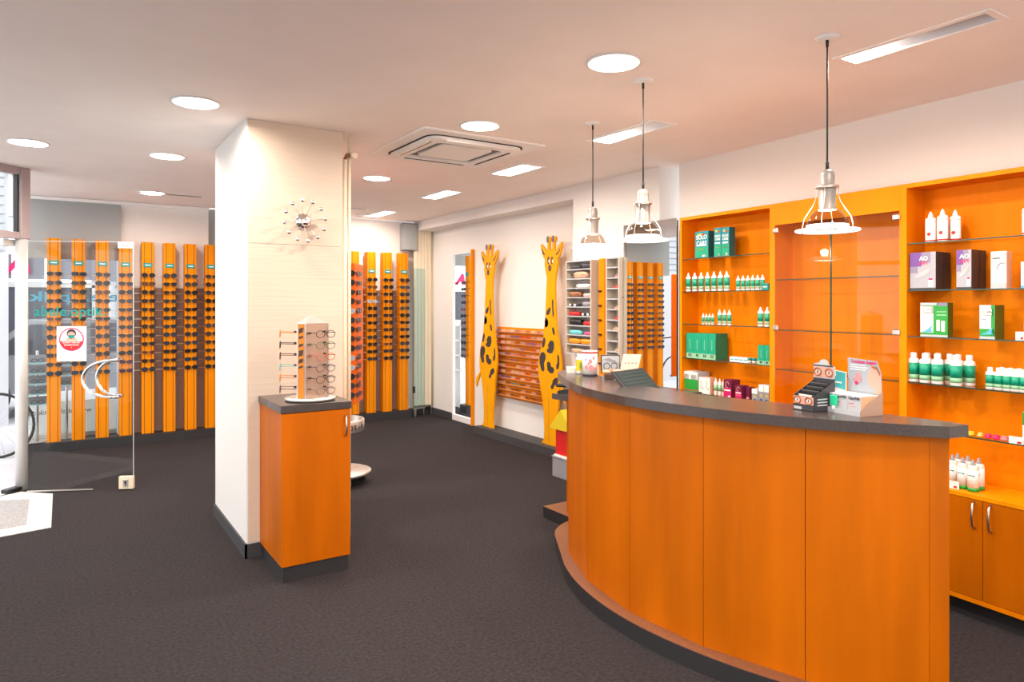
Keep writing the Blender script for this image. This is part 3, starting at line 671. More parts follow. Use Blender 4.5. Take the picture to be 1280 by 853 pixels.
t = thing('heating_pipes', 'pair of cream painted heating pipes rising beside the pillar', 'pipe', (1.575, 4.43, 0))
for dx, r, z1 in ((0, .014, 2.50), (.030, .011, CEIL-.005)):
    b = B(); b.tube([(dx, 0, 0), (dx, 0, z1)], r, m_cream, 12); b.obj('pipe', t)
b = B(); b.tube([(0, 0, 2.5), (.01, -.01, 2.53), (.06, -.02, 2.54)], .012, m_brown, 10); b.lathe([(.022, 0), (.024, .03), (.015, .045)], m_cream, 14, M=Matrix.Translation((.03, -.02, 2.53)) @ Matrix.Rotation(pi/2, 4, 'Y')); b.obj('valve', t)
# rolling spinner behind the cabinet
t = thing('floor_spinner', 'tall orange sunglasses spinner on casters behind the pillar cabinet', 'display stand', (2.004, 5.777, 0), -TH)
b = B(); b.lathe([(0, .085), (.26, .085), (.27, .095), (.27, .108), (.25, .115), (0, .115)], m_alu, 48); b.obj('base_disc', t)
for k in range(5):
    a = radians(-50+72*k); M = Matrix.Translation((.19*cos(a), .19*sin(a), .03)) @ Matrix.Rotation(a, 4, 'Z') @ Matrix.Rotation(pi/2, 4, 'X')
    b = B(); b.lathe([(.03, -.012), (.03, .012)], m_black, 16, M=M); b.box(-.01, .01, -.02, .02, .03, .06, m_steel, Matrix.Translation((.19*cos(a), .19*sin(a), .03))); b.obj('caster', t)
b = B(); b.tube([(0, 0, .115), (0, 0, .75)], .02, m_steel, 14); b.obj('pole', t)
b = B(); b.lathe([(.19, .455), (.205, .455), (.212, .462), (.212, .548), (.205, .555), (.195, .552), (.195, .49), (0, .485)], m_alu, 48, cap=False); b.obj('tray_ring', t)
tx = 'abele.optik.'
for i, ch in enumerate(tx[6:]+'  '+tx[:6]+tx[6:]):
    if ch == ' ': continue
    a = radians(-60+11.5*i)
    if i > 5: break
    text(ch, .085, m_black, t, (.2135*cos(a), .2135*sin(a), .505), (pi/2, 0, a+pi/2), extrude=.0005, name='letter')
b = B(); b.cbox(-.17, .17, -.17, .17, .70, 1.885, mat('spinner_orange', (.72, .115, .0), .5, spec=.15), .004)
b.obj('display_body', t)
ca, sa_ = cos(-TH), sin(-TH)
for r in range(14):
    z = 1.80-.0785*r
    for (lx, ly, rr, lab) in ((.112, -.185, 0, 'front'), (.185, -.05, pi/2, 'right')):
        put_sunglasses((2.004+lx*ca-ly*sa_, 5.777+lx*sa_+ly*ca, z), rr-TH, '%s sunglasses from the top on the %s face of the rolling spinner' % (ORD[r], lab), 'sunglasses on the rolling spinner', random.choice([0, 1, 2, 3, 6, 8, 0, 18]) if lab == 'front' else None)

# ================================================================== FAR CORNER
t = thing('radiator', 'tall cream panel radiator in the far corner', 'radiator', (4.22, 8.70, .13))
for k in range(5):
    b = B(); b.cbox(-.155+k*.052, -.155+k*.052+.049, -.045, .0, 0, 2.42, m_cream, .006); b.obj('panel', t)
for dx in (.115, .135): b = B(); b.tube([(dx, -.03, .0), (dx, -.03, 2.45)], .008, m_cream, 8); b.obj('pipe', t)
b = B(); b.box(-.14, -.12, -.03, -.01, -.13, 0, m_steel); b.box(.10, .12, -.03, -.01, -.13, 0, m_steel); b.obj('foot', t)
t = thing('glass_leaf', 'narrow pale glass leaf standing open before the radiator', 'glass panel', (3.985, 8.53, 0), radians(12))
b = B(); b.box(0, .20, -.004, .004, .12, 2.02, glass('bluish_glass', (.80, .90, .93))); b.obj('pane', t)
b = B(); b.cbox(.0, .03, -.012, .012, .33, .42, m_black, .002); b.obj('lock', t); b = B(); b.box(.0, .2, -.006, .006, .11, .125, m_steel); b.box(.02, .035, -.006, .006, 0, .11, m_steel); b.box(.17, .185, -.006, .006, 0, .11, m_steel); b.obj('bottom_rail', t)
t = thing('wall_speaker', 'grey green box mounted under the ceiling above the right display', 'loudspeaker', (4.0, 8.78, 2.27), radians(-6))
b = B(); b.cbox(-.10, .11, -.14, -.01, 0, .37, m_grey, .006); b.obj('case', t); b = B(); b.box(-.09, .10, -.146, -.14, .01, .355, m_blind); b.obj('grille', t)

# ================================================================== GIRAFFE WALL
b = B(); b.box(4.125, 4.36, RX(695, 572, 4.125)[1]-.22, RX(592.7, 541, 4.125)[1], 0, .085, m_base); pl = b.obj('wall_plinth')
tag(pl, 'long dark plinth the two giraffes stand on', 'plinth')
# mirror on the right far wall
t = bpy.data.objects.new('window_3', None); COL.objects.link(t); t.location = (4.357, (8.103+7.55)/2, .075); t.rotation_euler = (0, 0, -pi/2); struct(t)
b = B(); b.box(-.276, .276, .010, .016, 0, 2.11, m_gls); b.obj('pane', t)
b = B(); b.box(.272, .305, -.035, .0, -.07, 2.15, m_woodc); b.obj('orange_edge_strip', t)
t = thing('bay_display_column', 'orange sunglasses column inside the narrow opening left of the giraffes', 'display column', (4.83, 8.55, 0), -pi/2)
b = B(); b.box(-.10, .10, -.06, .12, .002, .10, m_dark); b.obj('plinth', t)
b = B(); b.cbox(-.05, .05, 0, .10, .10, 2.22, m_woodc, .003); b.box(-.032, -.028, -.001, 0, .10, 2.22, m_groove); b.obj('column_body', t)
b = B(); b.box(-.04, .04, -.007, 0, 1.93, 1.985, m_teal); b.obj('brand_sign', t)
for r in range(12): put_sunglasses((4.83-.055, 8.55, 1.84-r*.0947), -pi/2, '%s sunglasses from top on the column inside the opening left of the giraffes' % ORD[r], 'sunglasses in the side bay')
t = thing('bay_shelf', 'white shelf stack with small boxes seen inside the narrow opening', 'shelf', (4.95, 9.05, 0), 0)
for k in range(4): b = B(); b.box(-.35, .0, -.1, .1, .55+.22*k, .565+.22*k, m_white); b.obj('shelf_board', t)
for x in (-.35, -.01): b = B(); b.box(x, x+.012, -.1, .1, 0, 1.3, m_white); b.obj('upright', t)
for k in range(3): b = B(); b.box(-.3, -.08, -.08, .0, .565+.22*k, .68+.22*k, m_grey); b.obj('display_box', t)
GX = 4.215
def gp(X, Y, crop):
    if crop == 'A': px, py = 585+X/6.092, 290+Y/6.092
    else: px, py = 585+X/4.262, 400+Y/4.262
    p = RX(px, py, GX); return (-(p[1]-GY), p[2])
GY = RX(687, 560, GX)[1]
outA = [('A', 603, 135), ('A', 606, 80), ('A', 598, 70), ('A', 597, 50), ('A', 605, 37), ('A', 618, 36), ('A', 627, 48), ('A', 627, 66), ('A', 620, 82), ('A', 619, 130), ('A', 628, 137), ('A', 640, 130), ('A', 642, 78),
        ('A', 636, 64), ('A', 636, 44), ('A', 645, 31), ('A', 660, 32), ('A', 669, 46), ('A', 666, 66), ('A', 658, 78), ('A', 657, 128), ('A', 668, 145), ('A', 685, 110), ('A', 712, 76), ('A', 714, 110), ('A', 704, 155), ('A', 688, 190), ('A', 678, 206),
        ('A', 681, 240), ('A', 674, 285), ('A', 664, 340), ('A', 661, 430), ('A', 663, 520), ('A', 667, 610), ('A', 673, 730), ('A', 682, 800), ('B', 471, 50), ('B', 480, 110), ('B', 490, 180), ('B', 497, 240), ('B', 497, 290), ('B', 491, 330), ('B', 484, 380), ('B', 478, 460), ('B', 470, 560), ('B', 466, 640), ('B', 471, 670), ('B', 470, 690),
        ('B', 440, 688), ('B', 428, 680), ('B', 410, 676), ('B', 391, 668), ('B', 393, 650), ('B', 404, 636), ('B', 406, 580), ('B', 403, 500), ('B', 397, 430), ('B', 386, 360), ('B', 376, 300), ('B', 374, 250), ('B', 380, 190), ('B', 391, 140), ('B', 402, 90), ('B', 407, 30),
        ('A', 584, 760), ('A', 588, 650), ('A', 592, 520), ('A', 597, 420), ('A', 600, 350), ('A', 590, 300), ('A', 583, 255), ('A', 585, 212), ('A', 572, 190), ('A', 560, 150), ('A', 553, 110), ('A', 556, 93), ('A', 577, 118), ('A', 590, 138), ('A', 597, 142)]
blob = lambda cx, cz, rx, rz, n=14, tilt=0: [(cx+rx*cos(a)*cos(tilt)-rz*sin(a)*sin(tilt), cz+rx*cos(a)*sin(tilt)+rz*sin(a)*cos(tilt)) for a in [2*pi*k/n for k in range(n)]]
def bean(pts, crop):       # spot traced as closed polygon
    return [gp(x, y, crop) for x, y in pts]
spots = [bean([(596, 622), (602, 600), (618, 578), (629, 575), (628, 600), (618, 628), (604, 636)], 'A'),
         bean([(640, 520), (646, 510), (651, 530), (650, 575), (655, 620), (653, 655), (645, 640), (642, 600), (640, 560)], 'A'),
         bean([(587, 655), (598, 655), (610, 675), (612, 700), (602, 722), (587, 725)], 'A'),
         bean([(640, 735), (648, 724), (657, 738), (662, 775), (658, 790), (646, 775)], 'A'),
         bean([(403, 96), (411, 96), (413, 115), (406, 145), (397, 150), (396, 125)], 'B'),
         bean([(425, 135), (437, 112), (450, 110), (459, 124), (459, 152), (450, 176), (436, 180), (422, 172), (419, 158), (430, 152)], 'B'),
         bean([(382, 195), (390, 174), (404, 172), (414, 186), (414, 208), (405, 232), (408, 262), (403, 276), (392, 270), (382, 232)], 'B'),
         bean([(420, 232), (428, 222), (439, 228), (443, 250), (455, 254), (460, 270), (452, 286), (437, 284), (424, 268)], 'B'),
         bean([(480, 180), (486, 200), (487, 240), (481, 264), (471, 262), (470, 245), (477, 225), (476, 195)], 'B'),
         bean([(452, 322), (466, 308), (478, 312), (480, 332), (470, 346), (460, 350), (455, 368), (444, 370), (440, 355), (449, 342)], 'B'),
         bean([(409, 5), (420, 0), (428, 10), (426, 30), (418, 40), (409, 36)], 'B')]
def giraffe(loc, mirror, label):
    t = thing('giraffe_cutout', label, 'giraffe', loc, -pi/2, 'giraffe cut-outs')
    F_ = (lambda pts: [(-x, z) for x, z in pts]) if False else (lambda pts: pts)
    b = B(); b.plate(F_([gp(x, y, c) for c, x, y in outA]), 0, .022, m_giraffe)
    tx = .30*0
    b.obj('body', t)
    tl = [(0, 0)]
    x0 = gp(376, 320, 'B')[0] if mirror else gp(488, 380, 'B')[0]
    sg = 1 if mirror else -1
    zt = gp(376, 320, 'B')[1]-.03
    b = B(); b.plate([(x0+sg*.02, zt+.03), (x0-sg*.045, zt-.03), (x0-sg*.095, zt-.07), (x0-sg*.10, zt-.13), (x0-sg*.075, zt-.175), (x0-sg*.05, zt-.12), (x0-sg*.01, zt-.05)], .003, .019, m_giraffe); b.obj('tail', t)
    for sp in spots: b = B(); b.plate(sp, -.0015, 0, m_spot); b.obj('spot', t)
    # face
    for (cx, cy) in ((613, 218), (640, 218)):
        c = gp(cx, cy, 'A'); b = B(); b.plate(blob(*c, .021, .043), -.0015, 0, m_spotb); b.plate(blob(c[0]+.012, c[1]-.008, .009, .020), -.0025, -.0015, m_white); b.obj('eye', t)
    c = gp(623, 276, 'A'); b = B(); b.plate(blob(*c, .028, .036), -.0015, 0, m_spotb); b.obj('nose', t)
    for (cx, cy) in ((608, 58), (648, 54)):
        c = gp(cx, cy, 'A'); b = B(); b.plate(blob(*c, .023, .037), -.0015, 0, mat('horn_grey', (.13, .10, .10), .5)); b.obj('horn_tip', t)
    for pts in ([(560, 120), (575, 150), (583, 165), (586, 180), (570, 170)], [(705, 112), (690, 145), (672, 165), (668, 182), (684, 168), (698, 145)]):
        b = B(); b.plate([gp(x, y, 'A') for x, y in pts], -.0015, 0, m_spot); b.obj('ear_inside', t)
    l1 = gp(430, 410, 'B'); b = B(); b.box(l1[0]-.002, l1[0]+.002, -.0012, 0, .10, l1[1], m_brown); b.obj('leg_line', t)
    for X, Y in ((397, 664), (404, 666), (454, 682), (463, 683)):
        c = gp(X, Y, 'B'); b = B(); b.plate([(c[0]-.012, c[1]-.022), (c[0]+.010, c[1]-.022), (c[0]+.004, c[1]+.028)], -.0015, 0, m_spot); b.obj('toe', t)
    return t
giraffe((GX, GY, 0), False, 'large yellow giraffe cut-out with dark spots nearest the counter')
gy1 = RX(610, 533, GX)[1]
giraffe((GX, gy1, 0), True, 'yellow giraffe cut-out with dark spots beside the narrow mirror')
# kids' spectacle trays between the giraffes
ya, yb = 6.93, 5.86; W2 = (ya-yb)/2
t = thing('spectacle_tray_rack', 'orange rack of twelve sloped trays hung between the giraffes', 'display rack', (4.33, (ya+yb)/2, .45), -pi/2)
b = B(); b.box(-W2, W2, 0, .028, 0, .82, m_woodc); b.obj('back_panel', t)
m_lip = mat('tray_lip_grey', (.16, .13, .11), .5)
kc = [(.6, .05, .05), (.05, .1, .4), (.5, .45, .4), (.05, .05, .05), (.0, .35, .3), (.6, .25, .35), (.3, .12, .05), (.75, .7, .65)]
kn = ['red', 'blue', 'tan', 'black', 'green', 'rose', 'brown', 'white']
kspec = []
for i, c in enumerate(kc):
    b = B(); m_ = mat('kids_frame_%d' % i, c, .35)
    for sgn in (-1, 1): b.tube([(sgn*.021+.017*cos(a), 0, .012*sin(a)) for a in [j*pi/4 for j in range(8)]], .0028, m_, 4, closed=True); b.tube([(sgn*.038, 0, .004), (sgn*.04, .04, -.002)], .0022, m_, 4)
    b.tube([(-.005, 0, .003), (.005, 0, .003)], .0025, m_, 4)
    kspec.append(b.mesh('kids_spectacles'))
for r in range(12):
    z = .765-r*.0665
    b = B(); b.add([(-W2, 0, z+.012), (W2, 0, z+.012), (W2, -.05, z+.0), (-W2, -.05, z+.0), (-W2, 0, z+.006), (W2, 0, z+.006), (W2, -.05, z-.006), (-W2, -.05, z-.006)], [(0, 1, 2, 3), (4, 7, 6, 5), (3, 2, 6, 7), (0, 4, 5, 1), (0, 3, 7, 4), (1, 5, 6, 2)], m_woodc)
    tr = b.obj('tray', t)
    b = B(); b.box(-W2, W2, -.0525, -.050, z-.006, z+.001, m_lip); b.obj('tray_lip', tr)
    n = 10
    for k in range(n):
        lx = -W2+.08+(W2*2-.16)*k/(n-1)+random.uniform(-.012, .012)
        if r == 0 and k in (1, 2): pass
        w = random.choice([3, 3, 7, 2, 6] if r > 8 else [0, 2, 5, 6, 7, 7, 1, 2])
        if r == 9 and k in (3, 4): w = 4
        o = bpy.data.objects.new('kids_spectacles', kspec[w]); COL.objects.link(o)
        o.location = (4.33-.035, (ya+yb)/2-lx, .45+z+.019); o.rotation_euler = (0, 0, -pi/2)
        tag(o, '%s small spectacles, %s from the left on the %s tray between the giraffes' % (kn[w], ORD[k], ORD[r]), 'spectacles', 'small spectacles on the trays')

# toy house on grey box by the end of the counter
t = thing('grey_storage_box', 'grey box on the floor under the toy house', 'box', (3.80, 4.88, 0), -pi/2)
b = B(); b.cbox(-.10, .14, -.11, .11, 0, .17, m_grey, .004); b.obj('box_body', t); b = B(); b.cbox(-.105, .145, -.115, .115, .17, .185, m_grey, .003); b.obj('lid', t)
t = thing('toy_house', 'toy house with yellow roof and red front on the grey box', 'toy', (3.80, 4.88, .185), -pi/2)
b = B(); b.box(-.09, .13, -.10, .10, 0, .012, m_card); b.obj('base', t)
b = B(); b.box(-.08, .12, -.085, .09, .012, .25, m_red); b.obj('walls', t)
b = B(); b.plate([(-.13, .24), (.17, .24), (.17, .26), (.02, .42), (-.13, .26)], -.11, .11, m_yellow); b.obj('roof', t)

# ================================================================== PIER: CASE RACKS, COLUMN STRIP, MIRROR
blobmesh = {}
def case_obj(name, lab, cat, w, d, h, m, loc, e=.55, grp=None, rz=-pi/2):
    b = B(); b.ball((0, 0, h/2), 1, m, 16, (w/2, d/2, h/2), e=e); o = b.obj(name, None, loc, rz); tag(o, lab, cat, grp)
    b = B(); b.box(-w*.42, w*.42, -d*.49, -d*.47, h*.46, h*.50, m_dgrey); b.obj('seam', o)
    return o
def rack(y0, y1, x0, zb, zt, n, name, lab):
    t = thing(name, lab, 'display rack', (x0, (y0+y1)/2, zb), -pi/2); w = abs(y0-y1)/2; H = zt-zb; D = 4.11-x0
    b = B(); b.box(-w, -w+.015, 0, D, 0, H, m_beige); b.obj('side_panel', t)
    b = B(); b.box(w-.015, w, 0, D, 0, H, m_beige); b.obj('side_panel', t)
    b = B(); b.box(-w+.015, w-.015, D-.008, D, 0, H, m_beiged); b.obj('back_panel', t)
    pitch = H/n
    for k in range(n+1):
        b = B(); b.box(-w+.015, w-.015, .0, D-.008, min(k*pitch, H-.01), min(k*pitch, H-.01)+.010, m_lgrey); b.obj('shelf', t)
    return pitch
r1y0, r1y1 = 5.186, 4.809
pt = rack(r1y0, r1y1, 4.0, 1.073, 1.942, 10, 'spectacle_case_rack', 'beige ten shelf rack of coloured spectacle cases on the pier')
def cy(f): return r1y0-(r1y0-r1y1)*f
cases = [(9, .3, 'folded_cloth', 'dark folded cleaning cloth, left one on the top shelf', 'cloth', .15, .035, m_dgrey), (9, .75, 'folded_cloth', 'dark folded cleaning cloth, right one on the top shelf', 'cloth', .15, .05, m_dgrey),
         (8, .5, 'spectacle_case', 'peach case with coloured dots on the second shelf', 'spectacle case', .20, .065, m_peach), (7, .6, 'spectacle_case', 'cream spectacle case on the third shelf', 'spectacle case', .20, .035, m_card),
         (6, .28, 'spectacle_case', 'brown leather spectacle case on the fourth shelf', 'spectacle case', .19, .055, m_brown), (6, .8, 'spectacle_case', 'pale pink spectacle case on the fourth shelf', 'spectacle case', .14, .035, mat('pale_pink', (.80, .50, .45), .5)),
         (5, .25, 'spectacle_pouch', 'black and white pouch on the fifth shelf', 'pouch', .16, .025, m_dgrey), (5, .78, 'spectacle_case', 'grey spectacle case on the fifth shelf', 'spectacle case', .15, .045, m_grey),
         (4, .25, 'spectacle_pouch', 'red pouch on the sixth shelf of the case rack', 'pouch', .16, .04, m_red), (4, .75, 'spectacle_pouch', 'black pouch with white stripes on the sixth shelf', 'pouch', .16, .035, m_black),
         (3, .3, 'spectacle_case', 'black spectacle case on the seventh shelf', 'spectacle case', .18, .055, m_black), (3, .8, 'spectacle_case', 'red spectacle case on the seventh shelf', 'spectacle case', .14, .040, m_red),
         (2, .3, 'spectacle_case', 'turquoise spectacle case on the eighth shelf', 'spectacle case', .18, .042, mat('turquoise', (.15, .62, .62), .4)), (2, .8, 'spectacle_case', 'magenta pink case on the eighth shelf', 'spectacle case', .12, .03, mat('hot_pink', (.85, .08, .25), .4)),
         (1, .27, 'spectacle_case', 'orange shell case, left one on the ninth shelf', 'spectacle case', .17, .05, mat('shell_orange', (.88, .30, .01), .4)), (1, .73, 'spectacle_case', 'orange shell case, right one on the ninth shelf', 'spectacle case', .17, .05, MATS['shell_orange']),
         (0, .38, 'spectacle_case', 'beige and brown striped pouch on the bottom shelf', 'pouch', .18, .045, m_peach), (0, .82, 'spectacle_case', 'small grey case on the bottom shelf', 'spectacle case', .10, .035, m_lgrey)]
for sh, f, nm, lab, cat, w, h, m_ in cases:
    o = case_obj(nm, lab, cat, w, .07, h, m_, (4.043, cy(f), 1.073+sh*pt+.010), .6, 'spectacle cases on the pier rack')
    if 'dots' in lab:
        b = B()
        for k in range(9): b.ball((-.07+.0175*k, -.031+.002*abs(k-4), .045-.0016*(k-4)**2+.006*(k % 2)), .006, (m_red, m_yellow, m_teal)[k % 3], 6)
        b.obj('dot', o)
    if 'white stripes' in lab or 'black and white' in lab:
        b = B()
        for k in (-1, 1): b.box(k*.035-.012, k*.035+.012, -.037, -.030, .006, .026, m_white)
        b.obj('white_stripe', o)
r2y0, r2y1 = 4.613, 4.437
p2 = rack(r2y0, r2y1, 4.0, 1.03, 1.945, 10, 'small_accessory_rack', 'narrow beige ten shelf rack of small accessories left of the large mirror')
for sh, f, c, w in ((8, .7, 5, .07), (7, .6, 0, .10), (6, .85, 3, .06), (5, .7, 6, .09), (4, .7, 0, .10), (3, .6, 6, .10), (2, .8, 3, .06), (1, .7, 6, .08), (0, .7, 3, .05)):
    b = B(); m_ = MATS['kids_frame_%d' % c] if c != 6 else m_peach; b.ball((0, 0, .008), 1, m_, 10, (w/2, .03, .008), e=.7); b.tube([(-w*.3, -.02, .014), (0, -.02, .028), (w*.3, -.02, .014)], .004, m_, 5)
    tag(b.obj('small_pouch', None, (4.045, r2y0-(r2y0-r2y1)*f, 1.03+sh*p2+.010), -pi/2), 'small coloured accessory lying on shelf %s from the top of the narrow rack' % ORD[9-sh], 'pouch', 'small accessories on the narrow rack')
t = thing('reflected_column_strip', 'slim orange strip built as a reflected sunglasses column between the two beige racks', 'display column', (4.06, 4.742, .9), -pi/2)  # solid strip stands in for a display column's mirror reflection
b = B(); b.cbox(-.035, .04, 0, .05, 0, 1.05, m_woodc, .002); b.obj('column_body', t)
for r in range(6):
    b = B(); b.box(-.033, .01, -.012, 0, .10+r*.13, .114+r*.13, m_black); b.obj('reflected_glasses_mark', t)
t = thing('pier_mirror', 'large wall mirror right of the beige racks reflecting the display columns', 'mirror', (4.036, (4.43+3.80)/2, .10), -pi/2-radians(2.0))
b = B(); b.box(-.315, .315, -.004, .0, 0, 2.115, m_mirror); b.obj('mirror_glass', t)
b = B(); b.box(-.31, .31, .0, .02, .02, 2.10, m_dgrey); b.obj('backing', t)

# ================================================================== RIGHT SHELVING WALL
QF, QB = 3.72, 3.90
sL0, sL1, sC1, sR1 = -3.894, -3.046, -2.186, -1.05
shelvesL = [1.881, 1.637, 1.393, 1.14, .887]; shelvesC = [1.703, 1.378, 1.123]; shelvesR = [1.873, 1.621, 1.372, 1.124, .877]
T = .020
def unit(s0, s1, name, lab, shelves, zb):
    t = thing(name, lab, 'shelving', WQ((s0+s1)/2, QF), RQROT); w = (s1-s0)/2; D = QB-QF
    for a in ((-w, -w+T), (w-T, w)): b = B(); b.box(*a, 0, D, zb, 2.195, m_wood); b.box(a[0], a[1], -.002, 0, zb, 2.195, m_woodl); b.obj('side_panel', t)
    b = B(); b.box(-w+T, w-T, 0, D, 2.172, 2.195, m_wood); b.box(-w+T, w-T, -.002, 0, 2.172, 2.195, m_woodl); b.obj('top_panel', t)
    b = B(); b.box(-w+T, w-T, D-.008, D, zb, 2.172, m_wood); b.obj('back_panel', t)
    for z in shelves:
        b = B(); b.box(-w+T+.001, w-T-.001, .012, D-.010, z-.006, z, m_gls); g = b.obj('glass_shelf', t)
        b = B(); b.box(-w+T+.001, w-T-.001, .008, .012, z-.006, z, m_glgreen); b.obj('polished_edge', g)
    return t, w
uL, wL = unit(sL0, sL1, 'shelf_unit', 'left orange shelf unit of lens care bottles with five glass shelves', shelvesL, .617)
uC, wC = unit(sL1, sC1, 'glass_door_cabinet', 'middle orange cabinet behind two empty glass doors', shelvesC, .617)
uR, wR = unit(sC1, sR1, 'shelf_unit', 'right orange shelf unit of lens care boxes running out of the picture', shelvesR, .617)
b = B(); b.box(-wC+T, -.001, -.003, .015, 2.055, 2.172, m_woodl); b.obj('fascia', uC); b = B(); b.box(.001, wC-T, -.003, .015, 2.055, 2.172, m_woodl); b.obj('fascia', uC)
for k, (a0, a1, hx) in enumerate(((-wC+.012, -.002, -wC+.012), (.002, wC-.012, wC-.012))):
    b = B(); b.box(a0, a1, -.012, -.006, .66, 2.052, m_gls); d = b.obj('glass_door', uC)
    ex = a1 if k == 0 else a0
    b = B(); b.box(ex-.002, ex+.002, -.0122, -.0058, .66, 2.052, m_glgreen); b.obj('glass_edge', d)
    for z in (2.02, 1.39, .75):
        b = B(); sg = 1 if k == 0 else -1; b.cbox(min(hx-sg*.0, hx+sg*.042), max(hx, hx+sg*.042), -.019, -.003, z-.017, z+.017, m_steel, .006); b.obj('hinge_clamp', d)
# base cabinets
QB0 = 3.62
t = thing('base_cabinet', 'low orange base cabinet with doors under the shelf units', 'cabinet', WQ((sL0+sR1)/2, QB0), RQROT); w = (sR1-sL0)/2; c0 = (sL0+sR1)/2
b = B(); b.box(-w, w, .04, .28, 0, .09, m_dark); b.obj('plinth', t)
b = B(); b.box(-w, w, .02, .28, .09, .595, m_wood); b.box(-w, w, 0, .02, .09, .112, m_wood); b.obj('carcass', t)
b = B(); b.cbox(-w, w, -.002, .30, .596, .617, m_woodl, .001); b.obj('worktop', t)
dw = .2525; s0 = -1.742-7*.43
edges = [-1.742+.43*k for k in range(-5, 3)]
for i in range(len(edges)-1):
    a0, a1 = edges[i]-c0+.0015, edges[i+1]-c0-.0015
    a0, a1 = max(a0, -w+.002), min(a1, w-.002)
    if a1-a0 < .1: continue
    b = B(); b.cbox(a0, a1, .0, .019, .114, .594, m_woodp, .001); d = b.obj('door', t)
    hx = (a1-.035) if i % 2 == 0 else (a0+.035)
    b = B(); b.tube([(hx, .0, .585), (hx, -.018, .572), (hx, -.027, .52), (hx, -.018, .468), (hx, .0, .455)], .0055, m_steel, 8); b.obj('handle', d)

# ---------------- products
IT = {}
def place(px0, px1, z, q):
    a = RQ(px0, 400, q)[0]; c = RQ(px1, 400, q)[0]; return (a+c)/2, c-a
def ph(px, y0, y1, q): return RQ(px, y0, q)[2]-RQ(px, y1, q)[2]
def bottle(s, q, z, r, h, lab, grp, kind='lens'):
    key = (round(r, 3), round(h, 3), kind)
    if key in IT: return dup(IT[key], WQ(s, q, z), RQROT, lab, grp)
    t = thing('lens_care_bottle', lab, 'bottle', WQ(s, q, z), RQROT, grp); IT[key] = t
    body = {'lens': m_white, 'round': m_white, 'red': m_white, 'saline': m_clearpl, 'dropper': m_card}[kind]
    top = .78 if kind in ('lens', 'red') else .8
    sc = .62 if kind in ('lens', 'red') else 1
    def L(bb, prof, m): bb.lathe(prof, m, 16, M=Matrix.Scale(sc, 4, (0, 1, 0)))
    b = B(); L(b, [(r*.92, 0), (r, h*.03), (r, h*(top-.06)), (r*.85, h*top), (r*.35, h*(top+.02))], body); b.obj('body', t)
    b = B()
    if kind in ('lens', 'red', 'dropper'): b.lathe([(r*.42, h*(top+.0)), (r*.48, h*(top+.04)), (r*.40, h*(top+.10)), (r*.16, h*.975), (0, h)], m_white, 12)
    elif kind == 'saline': b.lathe([(r*.45, h*.78), (r*.45, h*.86), (r*.28, h*.88), (r*.28, h*.97), (0, h)], m_grey, 12)
    else: b.lathe([(r*.55, h*.79), (r*.58, h*.82), (r*.58, h*.97), (r*.45, h), (0, h)], m_white, 14)
    b.obj('cap', t)
    b = B()
    if kind == 'red': L(b, [(r*1.01, h*.03), (r*1.01, h*.07)], m_red); L(b, [(r*1.005, h*.66), (r*1.005, h*.675)], m_pink); b.plate(blob(0, h*.26, r*.34, r*.34), -r*sc-.0015, -r*sc+.002, m_red)
    elif kind == 'saline': L(b, [(r*1.01, h*.0), (r*1.01, h*.12)], m_green); L(b, [(r*1.012, h*.12), (r*1.012, h*.68)], m_card); b.box(-r*.6, r*.7, -r-.001, -r+.004, h*.5, h*.52, m_teal)
    elif kind == 'dropper': L(b, [(r*1.01, h*.25), (r*1.01, h*.6)], m_lime)
    else: L(b, [(r*1.01, h*.26), (r*1.01, h*.66)], m_tealg); L(b, [(r*1.008, h*.10), (r*1.008, h*.258)], m_lime)
    b.obj('label_band', t)
    if kind == 'lens': b = B(); b.plate(blob(0, h*.18, r*.28, r*.28), -r*sc-.0015, -r*sc+.003, m_pink); b.obj('label_dot', t)
    return t
def box(s, q, z, w, h, d, face, side, lab, grp, pr=(), name='product_box', cat='box', rz=0, top=None):
    t = thing(name, lab, cat, WQ(s, q, z), RQROT+rz, grp)
    b = B(); b.box(-w/2, w/2, 0, d, 0, h, side); b.obj('carton', t)
    b = B(); b.box(-w/2, w/2, -.0008, 0, 0, h, face)
    for (x0, x1, z0, z1, m_) in pr: b.box(-w/2+x0*w, -w/2+x1*w, -.0016, -.0008, z0*h, z1*h, m_)
    b.obj('front_print', t); return t
QI = 3.745
# --- left unit
z = shelvesL[0]
m_oceand = mat('deep_teal_print', (.0, .16, .17), .45); m_ocean = mat('ocean_teal_print', (.0, .30, .36), .45)
for a, c, lab in ((869, 885.5, 'first teal lens solution box on the top left shelf'), (892.8, 901.5, 'second teal lens solution box, left half of the pair'), (902, 911.5, 'third teal lens solution box, right half of the pair')):
    s, w = place(a, c, 0, QI); h = ph(a, 287 if a < 890 else 284, 320, QI)
    t = box(s, QI, z, w, h, .06, m_ocean, m_oceand, lab, 'teal solution boxes on the top left shelf', [(0, 1, 0, .42, m_tealg), (.12, .85, .45, .50, m_white), (.2, .7, .30, .335, m_yellow), (.2, .5, .86, .92, m_yellow), (.5, .75, .84, .90, m_red), (0, 1, 0, .03, m_lgrey), (.55, .8, .04, .12, m_white)])
    text('SOLO\nCARE', w*.34, m_white, t, (0, -.002, h*.66), extrude=.0003, bold=.0005, maxw=w*.8)
for k in range(7):
    s, w = place(855.3+8*k, 863.3+8*k, 0, QI); bottle(s, QI+.01, shelvesL[1], .0225, .142, 'tall green labelled bottle, %s from the left on the second left shelf' % ORD[k], 'tall bottles on the second left shelf')
